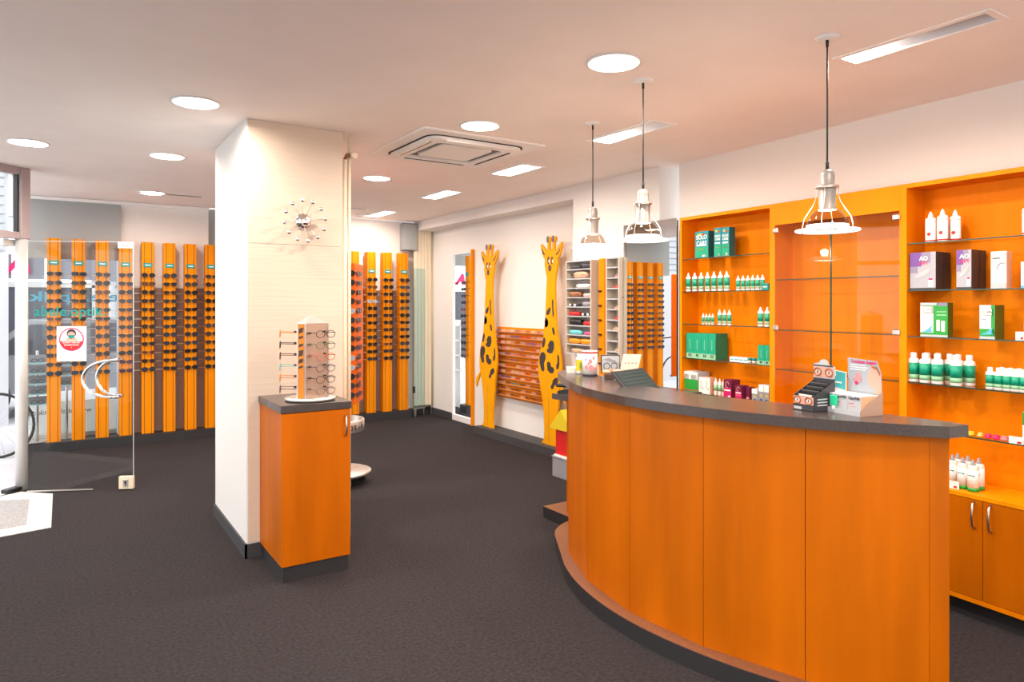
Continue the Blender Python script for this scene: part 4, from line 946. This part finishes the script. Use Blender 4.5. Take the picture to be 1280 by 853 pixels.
for k in range(6):
    s, w = place(918.5+6.1*k, 924.5+6.1*k, 0, QI); bottle(s, QI+.01, shelvesL[1], .0165, .105, 'smaller green labelled bottle, %s from the left on the second left shelf' % ORD[k], 'smaller bottles on the second left shelf')
s, w = place(953.5, 963, 0, QI); box(s-.002, QI-.012, shelvesL[1], w*.9, .043, .03, m_teal, m_teal, 'small flat teal box at the right end of the second left shelf', None, [(.2, .8, .4, .55, m_white)])
for k in range(4):
    s, w = place(875.5+4*k, 880+4*k, 0, QI); bottle(s, QI+.01, shelvesL[2], .0115, .082, 'small slim bottle, %s of four on the third left shelf' % ORD[k], 'slim bottles on the third left shelf')
for k in range(3):
    s, w = place(895.3+6.1*k, 901.3+6.1*k, 0, QI); bottle(s, QI+.01, shelvesL[2], .0165, .112, 'medium green labelled bottle, %s of three on the third left shelf' % ORD[k], 'medium bottles on the third left shelf')
for k in range(2):
    s, w = place(945.3+8.6*k, 953.5+8.6*k, 0, QI); bottle(s, QI+.01, shelvesL[2], .0215, .132, 'green labelled bottle, %s of two, right end of the third left shelf' % ORD[k], 'bottles at the right end of the third left shelf')
for k in range(4):
    a = 858+9.2*k; s, w = place(a, a+9, 0, QI); h = ph(a, 418.5, 449+.6*k, QI)
    box(s, QI, shelvesL[3], w, h, .12 if k == 3 else .12, m_tealg, m_green if k < 3 else mat('deep_green_print', (.0, .22, .11), .45), 'tall sea green box, %s of four on the fourth left shelf' % ORD[k], 'sea green boxes on the fourth left shelf', [(0, 1, 0, .2, m_lime), (.3, .7, .06, .17, m_navy), (.4, .6, .09, .14, m_card), (.45, .52, .35, .75, m_lime)])
for k in range(4):
    s, w = place(909.5+5.8*k, 915+5.8*k, 0, QI-.0); box(s, QI+.02, shelvesL[3], w*.96, .033, .05, m_card, m_lgrey, 'small flat white blue box, %s of four on the fourth left shelf' % ORD[k], 'flat white boxes on the fourth left shelf', [(.1, .9, .3, .6, m_cyan)])
for k in range(3):
    s, w = place(932+5.5*k, 937+5.5*k, 0, QI)
    b = B(); b.lathe([(.012, 0), (.013, .018)], m_clearpl, 12); b.lathe([(.014, .018), (.014, .036)], m_teal, 12)
    tag(b.obj('lens_case', None, WQ(s, QI+.02, shelvesL[3])), 'small clear pot with teal lid, %s of three on the fourth left shelf' % ORD[k], 'pot', 'teal lidded pots')
for k in range(2):
    a = 948+8.4*k; s, w = place(a, min(a+8.2, 962.6), 0, QI); box(s, QI-.005, shelvesL[3], w*.97, .128, .08, m_tealg, m_green, 'tall sea green box, %s of two at the right end of the fourth left shelf' % ORD[k], 'green boxes at the right end of the fourth left shelf', [(0, 1, 0, .2, m_lime), (.3, .7, .06, .17, m_navy), (.45, .52, .35, .75, m_lime)])
z = shelvesL[4]
for k in range(2):
    a = 852.8+9.8*k; s, w = place(a, a+9.6, 0, QI); box(s, QI, z, w, .148, .12, m_green, m_card if k == 0 else m_lgrey, 'green disc box, %s of two on the bottom left shelf' % ORD[k], 'green disc boxes', [(0, 1, .62, 1, m_card), (.12, .88, .60, .86, m_tealg), (0, 1, .03, .09, m_red)])
for k in range(2):
    a = 874.3+7*k; s, w = place(a, a+6.8, 0, QI); box(s, QI-.005, z, w, .118, .07, m_card, m_peach, 'slim white box, %s of two on the bottom left shelf' % ORD[k], 'slim white boxes', [(.3, .45, .3, .8, m_lime), (.6, .8, .25, .35, m_pink)])
for k in range(3):
    s, w = place(889.8+5*k, 894.6+5*k, 0, QI); bottle(s, QI+.02, z, .0125, .122, 'white dropper bottle, %s of three on the bottom left shelf' % ORD[k], 'white dropper bottles', 'dropper')
s, w = place(905.2, 914.6, 0, QI); t = box(s, QI-.005, z, w, .122, .09, m_mag, m_dmag, 'taller magenta eye drop box on the bottom left shelf', None, [(0, 1, .55, 1, m_dmag), (.1, .9, .36, .44, m_white), (.55, .85, .70, .86, m_teal), (.6, .9, .02, .1, m_white)])
b = B(); b.tube([(.0+.014*cos(a), -.003, .088+.020*sin(a)) for a in [i*pi/8 for i in range(14)]], .003, m_pink, 6); b.obj('ring_print', t)
s, w = place(920.3, 928.2, 0, QI); t = box(s, QI-.01, z, w, .092, .07, m_mag, m_dmag, 'shorter magenta eye drop box on the bottom left shelf', None, [(0, 1, .55, 1, m_dmag), (.1, .9, .42, .50, m_white), (.1, .9, .25, .3, m_pink)])
b = B(); b.tube([(.0+.012*cos(a), -.003, .068+.014*sin(a)) for a in [i*pi/8 for i in range(14)]], .0025, m_pink, 6); b.obj('ring_print', t)
s, w = place(930.2, 934.5, 0, QI); box(s, QI+.02, z, w, .085, .05, m_dmag, m_dmag, 'narrow dark magenta box behind the shorter magenta one', None, [(.1, .9, .06, .2, m_peach)])
for a, c, h, lab in ((941.5, 948.3, .085, 'small grey and white box on the bottom left shelf'), (950, 956.2, .118, 'taller grey and white box, left of two at the shelf end'), (956.8, 962.8, .118, 'taller grey and white box, right of two at the shelf end')):
    s, w = place(a, c, 0, QI); box(s, QI-.012, z, w, h, .06, m_grey, m_lgrey, lab, 'grey and white boxes', [(0, 1, .62, 1, m_card), (.25, .75, .36, .44, m_yellow), (.3, .7, .1, .2, m_navy)])
# --- right unit
for k, (a, c, dq) in enumerate(((1153, 1168.5, .0), (1162, 1176, .055), (1168, 1185.5, -.008), (1180, 1195, .03))):
    s, w = place(a, c, 0, QI); bottle(s, QI+.02+dq, shelvesR[0], .0275 if k != 1 else .026, .172 if k == 2 else .165, 'white bottle with red dot, %s from the left on the top right shelf' % ORD[k], 'red dot bottles', 'red')
z = shelvesR[1]
m_aop = mat('grey_violet_gradient_print', (.32, .28, .42), .35, .2)
for a, c, y0, lab, e in ((1139, 1171, 315, 'wide purple and silver lens care box on the second right shelf', 0), (1197, 1215.5, 312.5, 'narrow purple and silver lens care box on the second right shelf', 1)):
    s, w = place(a, c, 0, QI); h = ph(a, y0, 361, QI)
    t = box(s, QI-.01, z, w, h, .075, m_silver, m_dgrey, lab, 'purple and silver boxes', [(0, .45, .62, 1, m_purple), (.45, .8, .72, 1, m_aop), (0, .3, .45, .62, m_aop), (0, 1, 0, .05, m_dgrey), (.72, .90, .07, .25, m_white), (.74, .88, .25, .30, m_mag)])
    text('AO', .030, m_white, t, (w*.04, -.002, h*.83), extrude=.0003, bold=.0008); text('SEPT', .024, m_mag, t, (w*.04, -.002, h*.70), extrude=.0003, bold=.0004)
    b = B(); b.plate([(-w*.35, h*.33), (-w*.1, h*.46), (w*.3, h*.58), (w*.28, h*.47), (w*.1, h*.37), (-w*.15, h*.32)], -.0025, -.0016, m_lgrey); b.obj('lens_print', t)
    s2 = s+w/2+.004; box(s+.0, QI+.07, z, w, h*.995, .06, m_dgrey, m_dgrey, lab.replace('lens care box', 'twin box standing behind'), 'purple and silver boxes', [])
s, w = place(1240, 1259.5, 0, QI); h = ph(1240, 315, 361, QI)
t = box(s, QI-.01, z, w, h, .05, m_card, m_peach, 'white cosmetic style box at the right of the second right shelf', None, [(0, 1, 0, .15, m_lgrey), (.1, .6, .80, .83, m_dgrey), (.1, .45, .72, .74, m_grey)])
b = B(); b.tube([(w*.25+.022*cos(a), -.003, h*.55+.026*sin(a)) for a in [radians(60+i*12) for i in range(12)]], .003, m_lgrey, 6); b.obj('arc_print', t)
s, w = place(1277.5, 1296, 0, QI); box(s, QI-.01, z, w, .125, .05, m_card, m_card, 'white box cut by the right picture edge, second right shelf', None, [(0, 1, 0, .1, m_cyan)])
s, w = place(1276.5, 1290, 0, QI); bottle(s, QI+.02, shelvesR[0], .0275, .165, 'white bottle at the right picture edge on the top right shelf', None, 'red')
z = shelvesR[2]
for a, c, lab, wide in ((1152, 1186, 'wide green and white lens solution box on the third right shelf', 1), (1226, 1245, 'narrow green and white lens solution box on the third right shelf', 0)):
    s, w = place(a, c, 0, QI); h = ph(a, 378.5, 420.5, QI)
    t = box(s, QI-.01, z, w, h, .05 if wide else .09, m_green if wide else m_lgrey, mat('olive_print', (.10, .13, .01), .5), lab, 'green and white solution boxes',
            ([(0, .48, .12, .9, m_card), (0, 1, 0, .06, m_lgrey), (0, .6, .92, 1, m_lgrey), (.65, .98, .90, 1, m_aop), (.60, .72, .18, .50, m_white), (.77, .90, .16, .47, m_white), (.6, .95, .62, .66, m_lime), (.6, .95, .72, .75, m_lime)] if wide else
             [(0, .75, .3, 1, m_card), (.75, 1, .1, 1, m_green), (0, 1, .08, .3, m_green), (0, 1, 0, .07, m_lgrey)])+[(.08 if wide else .15, .48 if wide else .9, .68, .90, mat('logo_green', (.0, .18, .06), .4)), (.10, .42, .56, .585, m_aop)])
    text('OPTI\nFREE', .017, m_white, t, (-w*.22 if wide else .003, -.0022, h*.79), extrude=.0003, bold=.0008)
    b = B(); x0 = -w*.45; b.plate([(x0, h*.12), (x0+.03, h*.22), (x0+.055, h*.34), (x0+.05, h*.2), (x0+.06, h*.14)], -.0026, -.0018, m_cyan); b.obj('splash_print', t)
for a, c, y0, lab in ((1269.5, 1280, 413, 'low white packet at the right end of the third right shelf'), (1275, 1286, 399.5, 'white packet stacked at the right end of the third right shelf')):
    s, w = place(a, c, 0, QI); box(s, QI-.0 if a < 1272 else QI+.04, z, w, ph(1270, y0, 423.5, QI), .03, m_card, m_card, lab, None, [(.6, .9, .1, .4, m_red)] if a < 1272 else [(.2, .8, .55, .62, m_navy)])
z = shelvesR[3]
k = 0
for (a, c, dq) in ((1131.8, 1146.5, -.004), (1146.2, 1162.4, -.008), (1161.5, 1178.6, -.012), (1185, 1202, -.012)):
    s, w = place(a, c, 0, QI); bottle(s+.002, QI+.022+dq, z, .0275, .158, 'large green banded bottle, %s in front row, fourth right shelf' % ORD[k], 'large green banded bottles', 'round'); k += 1
for k, (a, c, dq) in enumerate(((1141, 1155, .055), (1155, 1168, .055), (1169, 1184, .055), (1180, 1194, .05), (1194, 1210, .045))):
    s, w = place(a, c, 0, QI); bottle(s, QI+.03+dq, z, .0265, .158, 'large green banded bottle, %s in back row, fourth right shelf' % ORD[k], 'large green banded bottles', 'round')
for k in range(6):
    a = 1230+10.7*(k if k < 5 else 5); s, w = place(a, a+10.3, 0, QI); bottle(s, QI+.02, z, .0195, .108, 'small green banded bottle, %s in front row, right end of fourth right shelf' % ORD[k], 'small green banded bottles', 'round')
for k in range(4):
    a = 1236+10.7*k; s, w = place(a, a+10.3, 0, QI); bottle(s+.01, QI+.068, z, .0195, .108, 'small green banded bottle, %s in back row, right end of fourth right shelf' % ORD[k], 'small green banded bottles', 'round')
z = shelvesR[4]
for k, (a, c, m_, lab) in enumerate(((1207, 1216, m_yellow, 'yellow'), (1219, 1227, mat('amber_clear', (.85, .5, .12), .2), 'amber'), (1228.5, 1237, mat('hot_pink_gloss', (.90, .02, .13), .2), 'hot pink left'), (1237.6, 1248, MATS['hot_pink_gloss'], 'hot pink right'), (1248, 1258, m_pink, 'pale pink'), (1255, 1263, m_cyan, 'blue left'), (1266, 1275, m_cyan, 'blue right'))):
    s, w = place(a, c, 0, QI); t = thing('lens_case', '%s twin lens case on the lowest glass shelf' % lab, 'lens case', WQ(s, QI+.02+(.03 if 'blue' in lab else 0), z), RQROT, 'coloured lens cases')
    b = B(); b.ball((0, 0, .008), 1, m_, 12, (w*.48, .018, .008), e=.7); b.obj('case_body', t)
    b = B(); b.lathe([(w*.40, .012), (w*.42, .022), (0, .024)], m_, 14); b.obj('screw_lid', t)
s, w = place(1260, 1277.5, 0, QI-.02); t = thing('price_card', 'small white card with red corner on the lowest glass shelf', 'card', WQ(s, QI-.012, z), RQROT); b = B(); b.box(-w/2, w/2, 0, .002, 0, .034, m_card); b.box(w*.1, w*.4, -.001, 0, .002, .012, m_red); b.obj('card_sheet', t)
s, w = place(1278.3, 1296, 0, QI); box(s, QI, z, w, .155, .05, m_card, m_card, 'green and white box at the right picture edge on the lowest glass shelf', None, [(0, 1, .6, 1, m_green)])
# worktop bottles
for k, (a, c, q) in enumerate(((1184.5, 1197, 3.72), (1197, 1210.5, 3.70), (1209, 1224, 3.69), (1191, 1203, 3.775), (1204, 1216, 3.765), (1217, 1230, 3.75))):
    s, w = place(a, c, 0, q); bottle(s, q, .617, .0245, .158, 'clear saline bottle, %s in the %s row on the cabinet top' % (ORD[k % 3], 'front' if k < 3 else 'back'), 'saline bottles on the cabinet top', 'saline')
s, w = place(1182, 1197.5, 0, 3.65); t = thing('price_card', 'small white price card before the saline bottles', 'card', WQ(s, 3.655, .617), RQROT+.15); b = B(); b.box(-w/2, w/2, 0, .002, 0, .038, m_card); b.box(w*.1, w*.35, -.001, 0, .004, .014, m_red); b.obj('card_sheet', t)

# ================================================================== RECEPTION COUNTER
PP = [(2.501, 3.216), (2.333, 2.837), (2.261, 2.433), (2.298, 2.019), (2.425, 1.621), (2.643, 1.266)]
t = thing('reception_counter', 'large curved reception counter of orange panels with dark granite top', 'counter', (2.4, 2.2, 0))
def off(poly, d):      # offset of the polyline to the outside (towards the customers)
    out = []
    for i, p in enumerate(poly):
        a = poly[max(i-1, 0)]; c = poly[min(i+1, len(poly)-1)]; dx, dy = c[0]-a[0], c[1]-a[1]; l = hypot(dx, dy); out.append((p[0]+dy/l*d, p[1]-dx/l*d))
    return out
def smoothline(pts, n=6):
    out = []
    for i in range(len(pts)-1):
        p0 = pts[max(i-1, 0)]; p1 = pts[i]; p2 = pts[i+1]; p3 = pts[min(i+2, len(pts)-1)]
        for k in range(n):
            u = k/n; out.append(tuple(.5*((2*p1[j])+(-p0[j]+p2[j])*u+(2*p0[j]-5*p1[j]+4*p2[j]-p3[j])*u*u+(-p0[j]+3*p1[j]-3*p2[j]+p3[j])*u**3) for j in (0, 1)))
    return out+[pts[-1]]
def loc2(p): return (p[0]-2.4, p[1]-2.2)
for i in range(5):
    p, q = PP[i], PP[i+1]; dx, dy = q[0]-p[0], q[1]-p[1]; l = hypot(dx, dy); nx, ny = -dy/l, dx/l       # inward normal
    g = .0015
    a = (p[0]+dx/l*g, p[1]+dy/l*g); c = (q[0]-dx/l*g, q[1]-dy/l*g)
    b = B(); b.prism([loc2(a), loc2(c), loc2((c[0]+nx*.019, c[1]+ny*.019)), loc2((a[0]+nx*.019, a[1]+ny*.019))], .081, 1.064, m_woodp); b.obj('front_panel', t)
inn = [(p[0], p[1]) for p in off(PP, -.021)]
inn2 = [(p[0], p[1]) for p in off(PP, -.030)]
b = B(); b.prism([loc2(p) for p in inn]+[loc2(p) for p in inn2][::-1], .085, 1.06, m_groove); b.obj('carcass', t)
# right end panel and inner side
b = B(); b.prism([loc2(PP[5]), loc2((2.72, 1.235)), loc2((2.726, 1.254)), loc2((2.655, 1.284))], .081, 1.064, m_woodp); b.obj('end_panel', t)
arc = smoothline(PP)
outer = off(arc, .032)
outer = smoothline([(2.83, 3.60), (2.76, 3.605), (2.68, 3.555), (2.59, 3.43)], 4)+outer[3:-1]+[(2.655, 1.205), (2.752, 1.185)]
inner = smoothline([(2.764, 1.25), (2.745, 1.5), (2.678, 1.85), (2.605, 2.2), (2.59, 2.48), (2.62, 2.8), (2.70, 3.1), (2.84, 3.45)], 4)
b = B(); b.prism([loc2(p) for p in outer]+[loc2(p) for p in inner], 1.066, 1.108, m_granite); b.obj('counter_top', t)
po_ = off(arc, .062)
pouter = smoothline([(2.95, 3.70), (2.80, 3.66), (2.66, 3.56), (2.55, 3.39)], 4)+po_[3:-1]+[(2.68, 1.19), (2.77, 1.18)]
b = B(); b.prism([loc2(p) for p in pouter]+[loc2(p) for p in inner], 0, .078, m_dark); b.obj('plinth', t)
b = B(); b.prism([loc2(p) for p in pouter]+[loc2(p) for p in inner], .078, .081, m_plinthtop); b.obj('plinth_top', t)

# rear desk
t = thing('rear_desk', 'orange desk with dark top behind the left end of the counter', 'desk', (3.3, 3.75, 0), 0)
b = B(); b.box(-.435, .5, -.40, .12, .883, .92, m_granite); b.obj('desk_top', t)
b = B(); b.box(-.30, .5, .06, .10, .08, .883, m_woodp); b.box(-.32, -.30, -.35, .10, .08, .883, m_woodp); b.obj('side_panel', t)
b = B(); b.box(-.38, .5, -.35, .30, 0, .078, m_dark); b.box(-.38, .5, -.35, .30, .078, .081, m_plinthtop); b.obj('plinth', t)
t = thing('desk_telephone', 'black desk telephone on the dark rear desk top', 'telephone', (2.97, 3.80, .92), radians(-60))
b = B(); b.plate([(-.07, 0), (.07, 0), (.07, .05), (-.07, .02)], -.06, .06, m_black); b.obj('base', t); b = B(); b.cbox(-.09, .09, -.055, -.015, .045, .07, m_black, .008); b.obj('handset', t)

# monitor: dark screen leaning back behind the counter
def camp(px, py, d): X = (px-640)/F*d; return Vector((c_*X+s_*d, -s_*X+c_*d, CH+(HY-py)/F*d))
TLm, TRm, BRm = camp(764, 466, 3.72), camp(803, 461, 3.86), camp(826, 491, 3.72)
mc = TLm+(BRm-TRm)*.8; e1 = (TRm-TLm); lw = e1.length; e1.normalize(); e2 = (BRm-TRm); e2 = (e2-e1*e2.dot(e1)*.35); lh = e2.length*1.5; e2.normalize(); e3 = e1.cross(e2).normalized()
t = thing('monitor', 'dark flat screen leaning behind the counter top before the orange columns', 'monitor', tuple(TLm))
M = Matrix(((e1.x, e2.x, e3.x, 0), (e1.y, e2.y, e3.y, 0), (e1.z, e2.z, e3.z, 0), (0, 0, 0, 1)))
b = B(); b.cbox(0, lw, 0, lh, -.008, .008, m_dgrey, .002, M); b.obj('casing', t)
for sg in (-1, 1): b = B(); b.box(.012, lw-.012, .012, lh-.012, min(sg*.008, sg*.0092), max(sg*.008, sg*.0092), mat('screen_dark', (.03, .05, .05), .15), M); b.obj('screen', t)
for k in range(5):  # striped reflections on the screen, painted as paler bars
    b = B(); b.box(.02, lw-.02, .022+.026*k, .034+.026*k, -.0098, -.0092, mat('screen_reflection_line', (.045, .07, .07), .2), M); b.box(.02, lw-.02, .022+.026*k, .034+.026*k, .0092, .0098, MATS['screen_reflection_line'], M); b.obj('screen_reflection_stripe', t)
b = B(); mb = M @ Vector((lw/2, lh*.5, .012)); b.tube([(mb.x, mb.y, mb.z), (mb.x+.02, mb.y+.05, .92-TLm.z)], .012, m_grey, 8); b.obj('stand', t)
CZ = 1.108
# things on the left end
b0 = thing('brochure_stack', 'low stack of white leaflets at the left tip of the counter', 'leaflets', (2.745, 3.46, CZ), radians(-30))
for k in range(5): b = B(); b.box(-.05, .06, -.045, .045, k*.007, k*.007+.006, m_card, Matrix.Rotation(random.uniform(-.05, .05), 4, 'Z')); b.obj('leaflet', b0)
t = thing('yellow_label_jar', 'clear jar with yellow label left of the big tin', 'jar', (2.715, 3.37, CZ))
b = B(); b.lathe([(.026, 0), (.027, .01), (.027, .10), (.02, .108)], m_clearpl, 20); b.obj('body', t); b = B(); b.lathe([(.0275, .02), (.0275, .09)], m_yellow, 20, cap=False); b.obj('label_band', t)
b = B(); b.plate([(-.010, .035), (.012, .04), (.010, .07), (-.006, .075)], -.0285, -.0275, mat('olive_green', (.3, .4, .02), .5), M=Matrix.Rotation(-TH, 4, 'Z')); b.obj('label_print', t); b = B(); b.lathe([(.021, .106), (.021, .122), (.0, .124)], m_white, 18); b.obj('lid', t)
t = thing('collection_tin', 'big white tin with red rim and pink drawings on the counter', 'tin', (2.70, 3.26, CZ))
b = B(); b.lathe([(.046, .0), (.046, .012)], m_dgrey, 28); b.lathe([(.046, .012), (.046, .145)], m_card, 28); b.obj('body', t); b = B(); b.lathe([(.0465, .135), (.0465, .144)], m_red, 28, cap=False); b.obj('rim_band', t)
b = B(); b.lathe([(.048, .144), (.048, .152), (0, .153)], m_clearpl, 28); b.obj('lid', t)
for (az, zz, rr) in ((-105, .09, .014), (-100, .05, .018), (-135, .055, .012), (-80, .11, .01), (-75, .045, .010), (-140, .10, .008), (-120, .075, .008)):
    a = radians(az-20); b = B(); Mx = Matrix.Translation((.0455*cos(a), .0455*sin(a), zz)) @ Matrix.Rotation(a+pi/2, 4, 'Z'); b.plate(blob(0, 0, rr*.8, rr*1.1, 8), -.0022, .0, m_pink, Mx); b.obj('drawing_print', t)
t = thing('picture_stand', 'small framed picture of grey spectacles behind the tin', 'picture', (2.90, 3.30, CZ), radians(-40))
b = B(); b.cbox(-.06, .06, 0, .01, 0, .115, m_dgrey, .002); b.obj('frame', t); b = B(); b.box(-.052, .056, -.001, 0, .008, .108, m_lgrey); b.obj('picture_print', t)
b = B()
for x in (-.022, .024): b.tube([(x+.019*cos(a), -.002, .045+.02*sin(a)) for a in [i*pi/6 for i in range(12)]], .002, m_dgrey, 5, closed=True)
b.plate([(-.045, .085), (-.01, .095), (.03, .08), (.05, .06), (.0, .07)], -.002, -.001, m_grey); b.obj('spectacles_print', t)
t = thing('beige_folded_card', 'beige folded card leaning on the counter beside the picture', 'card', (2.93, 3.17, CZ), radians(-42))
M = Matrix.Shear('XZ', 4, (.18, 0)) if False else Matrix(((1, 0, .22, 0), (0, 1, 0.15, 0), (0, 0, 1, 0), (0, 0, 0, 1)))
b = B(); b.box(-.055, .055, 0, .003, 0, .125, mat('beige_card', (.74, .58, .45), .6), M); b.obj('card_sheet', t)
for k in range(4): b = B(); b.box(-.035+.021*k, -.026+.021*k, -.001, 0, .068, .073, m_dgrey, M); b.obj('card_print', t)
t = thing('wooden_hand_rest', 'small carved wooden piece on a dark box beside the tin', 'ornament', (2.70, 3.04, CZ+.028), radians(-50))
b = B(); b.ball((0, 0, .016), 1, m_brown, 12, (.07, .02, .014)); b.ball((-.04, -.012, .012), 1, m_peach, 10, (.03, .012, .012)); b.ball((.03, -.012, .018), 1, m_peach, 10, (.045, .012, .009)); b.obj('carving', t)
t = thing('dark_box', 'low dark brown box at the back edge of the counter top', 'box', (2.71, 3.01, CZ), radians(-50))
b = B(); b.cbox(-.08, .075, -.025, .03, 0, .028, mat('dark_brown_box', (.06, .025, .015), .4), .002); b.obj('box_body', t)

# cardboard displays on the right end
LR = radians(-100)
t = thing('eye_drop_display', 'counter display carton of three white eye drop boxes with portrait card', 'display carton', (2.618, 1.592, CZ), LR); t.scale = (.93, .70, .93)
m_craft = mat('craft_brown_side', (.62, .36, .20), .6)
b = B(); b.box(-.105, .105, -.012, .16, 0, .006, m_lgrey); b.box(-.105, .105, -.016, -.012, 0, .022, m_lgrey); b.obj('tray', t)
b = B(); b.add([(.105, -.014, 0), (.105, .16, 0), (.105, .16, .10), (.105, -.014, .024), (.108, -.014, 0), (.108, .16, 0), (.108, .16, .10), (.108, -.014, .024)], [(0, 1, 2, 3), (4, 7, 6, 5), (0, 3, 7, 4), (3, 2, 6, 7), (2, 1, 5, 6)], mat('kraft_side', (.40, .25, .18), .6)); b.obj('side_wing', t)
text('Trockene Augen?', .02, m_mag, t, (.02, .148, .218), (radians(90), 0, 0), bold=.0005, extrude=.0003, maxw=.13)
b = B(); b.plate([(-.06, .0), (.10, .0), (.108, .11), (.104, .175), (.085, .226), (-.062, .232)], .150, .154, mat('slate_blue_print', (.42, .47, .53), .5)); b.obj('portrait_card', t)
b = B(); b.plate([(.108, .09), (.105, .172), (.088, .20), (.060, .208), (.050, .195), (.047, .178), (.043, .166), (.034, .150), (.041, .146), (.040, .138), (.045, .132), (.044, .122), (.055, .112), (.07, .112), (.075, .085)], .1485, .150, m_skin); b.plate([(.060, .205), (.088, .202), (.104, .175), (.10, .165), (.085, .188), (.06, .198)], .1475, .1485, m_brown); b.obj('portrait_print', t)
b = B(); b.ball((-.01, .148, .14), 1, m_pink, 8, (.022, .0015, .014)); b.ball((-.005, .148, .155), 1, m_pink, 8, (.014, .0015, .018)); b.ball((-.015, .148, .125), 1, m_mag, 8, (.010, .0015, .010)); b.obj('blossom_print', t)
for k, zz in enumerate((.205, .195, .185)): b = B(); b.box(-.05, .03+.01*(k % 2), .1492, .150, zz-.003, zz, m_white); b.obj('print_line', t)
wr = Matrix.Rotation(LR, 4, 'Z'); org = Vector((2.618, 1.592, CZ))
for k in range(3):
    lo = wr @ Vector((-.068+.068*k, .0, .006)); t2 = thing('eye_drop_box', 'white eye drop box, %s of three in the counter display' % ORD[k], 'box', org+lo*.93, LR, 'eye drop boxes in the counter display'); t2.scale = (.93, .70, .93)
    b = B(); b.box(-.033, .033, 0, .14, 0, .076, m_craft if k == 2 else m_card); b.box(-.033, .033, 0, .14, .076, .0765, m_card); b.obj('carton', t2); b = B(); b.box(-.033, .033, -.0008, 0, 0, .076, m_lgrey); b.box(-.028, .0, -.0014, -.0008, .042, .045, m_mag); b.box(-.01, .026, -.0014, -.0008, .055, .057, m_grey); b.box(-.028, .01, -.0014, -.0008, .030, .032, m_pink); b.obj('front_print', t2)
    text('LipoNit', .017, m_dgrey, t2, (0, -.0018, .066), bold=.0005, extrude=.0003, maxw=.056)
lo = wr @ Vector((-.028, -.008, .008)); t2 = thing('sample_vial', 'small vial with bright green cap before the eye drop boxes', 'vial', org+lo, LR)
b = B(); b.lathe([(.008, 0), (.008, .02)], m_clearpl, 12); b.obj('vial_body', t2); b = B(); b.cbox(-.018, .018, -.003, .003, .02, .062, mat('bright_green_cap', (.02, .60, .30), .3), .004); b.obj('cap', t2)
t = thing('eyewear_display_carton', 'small dark counter carton with printed eyes in round glasses', 'display carton', (2.583, 1.706, CZ), LR+.02); t.scale = (.8, .8, .8)
b = B(); b.box(-.066, .066, -.045, -.042, 0, .075, m_dgrey); b.box(-.066, .066, .10, .104, 0, .16, m_dgrey)
for s0_ in (-.066, .063): b.add([(s0_, -.045, 0), (s0_, .104, 0), (s0_, .104, .15), (s0_, -.045, .075), (s0_+.003, -.045, 0), (s0_+.003, .104, 0), (s0_+.003, .104, .15), (s0_+.003, -.045, .075)], [(0, 1, 2, 3), (4, 7, 6, 5), (0, 3, 7, 4), (3, 2, 6, 7), (2, 1, 5, 6), (0, 4, 5, 1)], m_dgrey)
b.box(-.066, .066, -.045, .104, 0, .004, m_dgrey); b.obj('carton', t)
b = B(); b.box(-.064, .064, -.0455, -.045, .034, .073, m_skin); b.box(-.06, -.012, -.0457, -.045, .006, .02, m_lgrey); b.obj('front_print', t)
b = B()
for x in (-.038, .034):
    b.tube([(x+.022*cos(a), -.0465, .054+.018*sin(a)) for a in [i*pi/8 for i in range(16)]], .0035, m_brown, 5, closed=True); b.plate(blob(x, .054, .012, .006), -.0462, -.0455, m_white); b.plate(blob(x, .054, .005, .005), -.0466, -.0462, m_dgrey)
b.obj('eye_print', t)
b = B(); b.plate([(-.064, .16), (.06, .16), (.075, .185), (.068, .225), (.03, .232), (.03, .24), (.02, .253), (0, .26), (-.02, .253), (-.03, .24), (-.064, .232)], .098, .101, m_lgrey); hc = b.obj('header_card', t)
b = B(); b.box(-.062, .062, .0965, .098, .165, .218, m_skin); b.box(-.064, .06, .096, .0965, .222, .229, m_dgrey)
for x in (-.036, .036):
    b.tube([(x+.023*cos(a), .0955, .193+.02*sin(a)) for a in [i*pi/8 for i in range(16)]], .004, m_brown, 5, closed=True); b.plate(blob(x, .193, .013, .006), .0958, .0965, m_white); b.plate(blob(x, .193, .006, .006), .0953, .0958, m_spotb)
b.obj('eye_print', hc)
for k in range(4): b = B(); b.cbox(-.058, .058, -.03+.03*k, -.022+.03*k, .004, .085+.018*k, m_black, .006); b.obj('cleaning_pouch', t)
b = B(); b.box(-.04, .04, -.033, -.030, .01, .082, m_card); b.obj('leaflet', t)
for zz in (.06, .045, .03): b = B(); b.box(.0662, .0668, -.02, .05, zz, zz+.006, m_lgrey); b.obj('side_print', t)
t = thing('teal_advert_card', 'upright teal and white advertising card between the two cartons', 'card', (2.73, 1.70, CZ), LR)
b = B(); b.plate([(-.075, 0), (.07, 0), (.07, .155), (-.07, .165)], 0, .004, m_card); b.obj('card_sheet', t)
b = B(); b.plate([(-.072, .085), (-.03, .075), (.02, .09), (.069, .08), (.069, .154), (-.069, .163)], -.0012, 0, mat('aqua_print', (.08, .55, .58), .5)); b.plate([(-.07, .0), (-.03, .06), (.01, .03), (.02, 0)], -.0012, 0, m_purple); b.obj('card_print', t)
for k, (zz, ww) in enumerate(((.145, .05), (.128, .035), (.113, .05))): b = B(); b.box(-.04+.02*k, -.04+.02*k+ww, -.002, -.0012, zz-.006, zz, m_white); b.obj('print_line', t)

for o in bpy.data.objects:
    l = o.get('label')
    if l and o.get('category') and not 4 <= len(l.replace(',', ' ').split()) <= 16: print('LABELLEN', o.name, l)
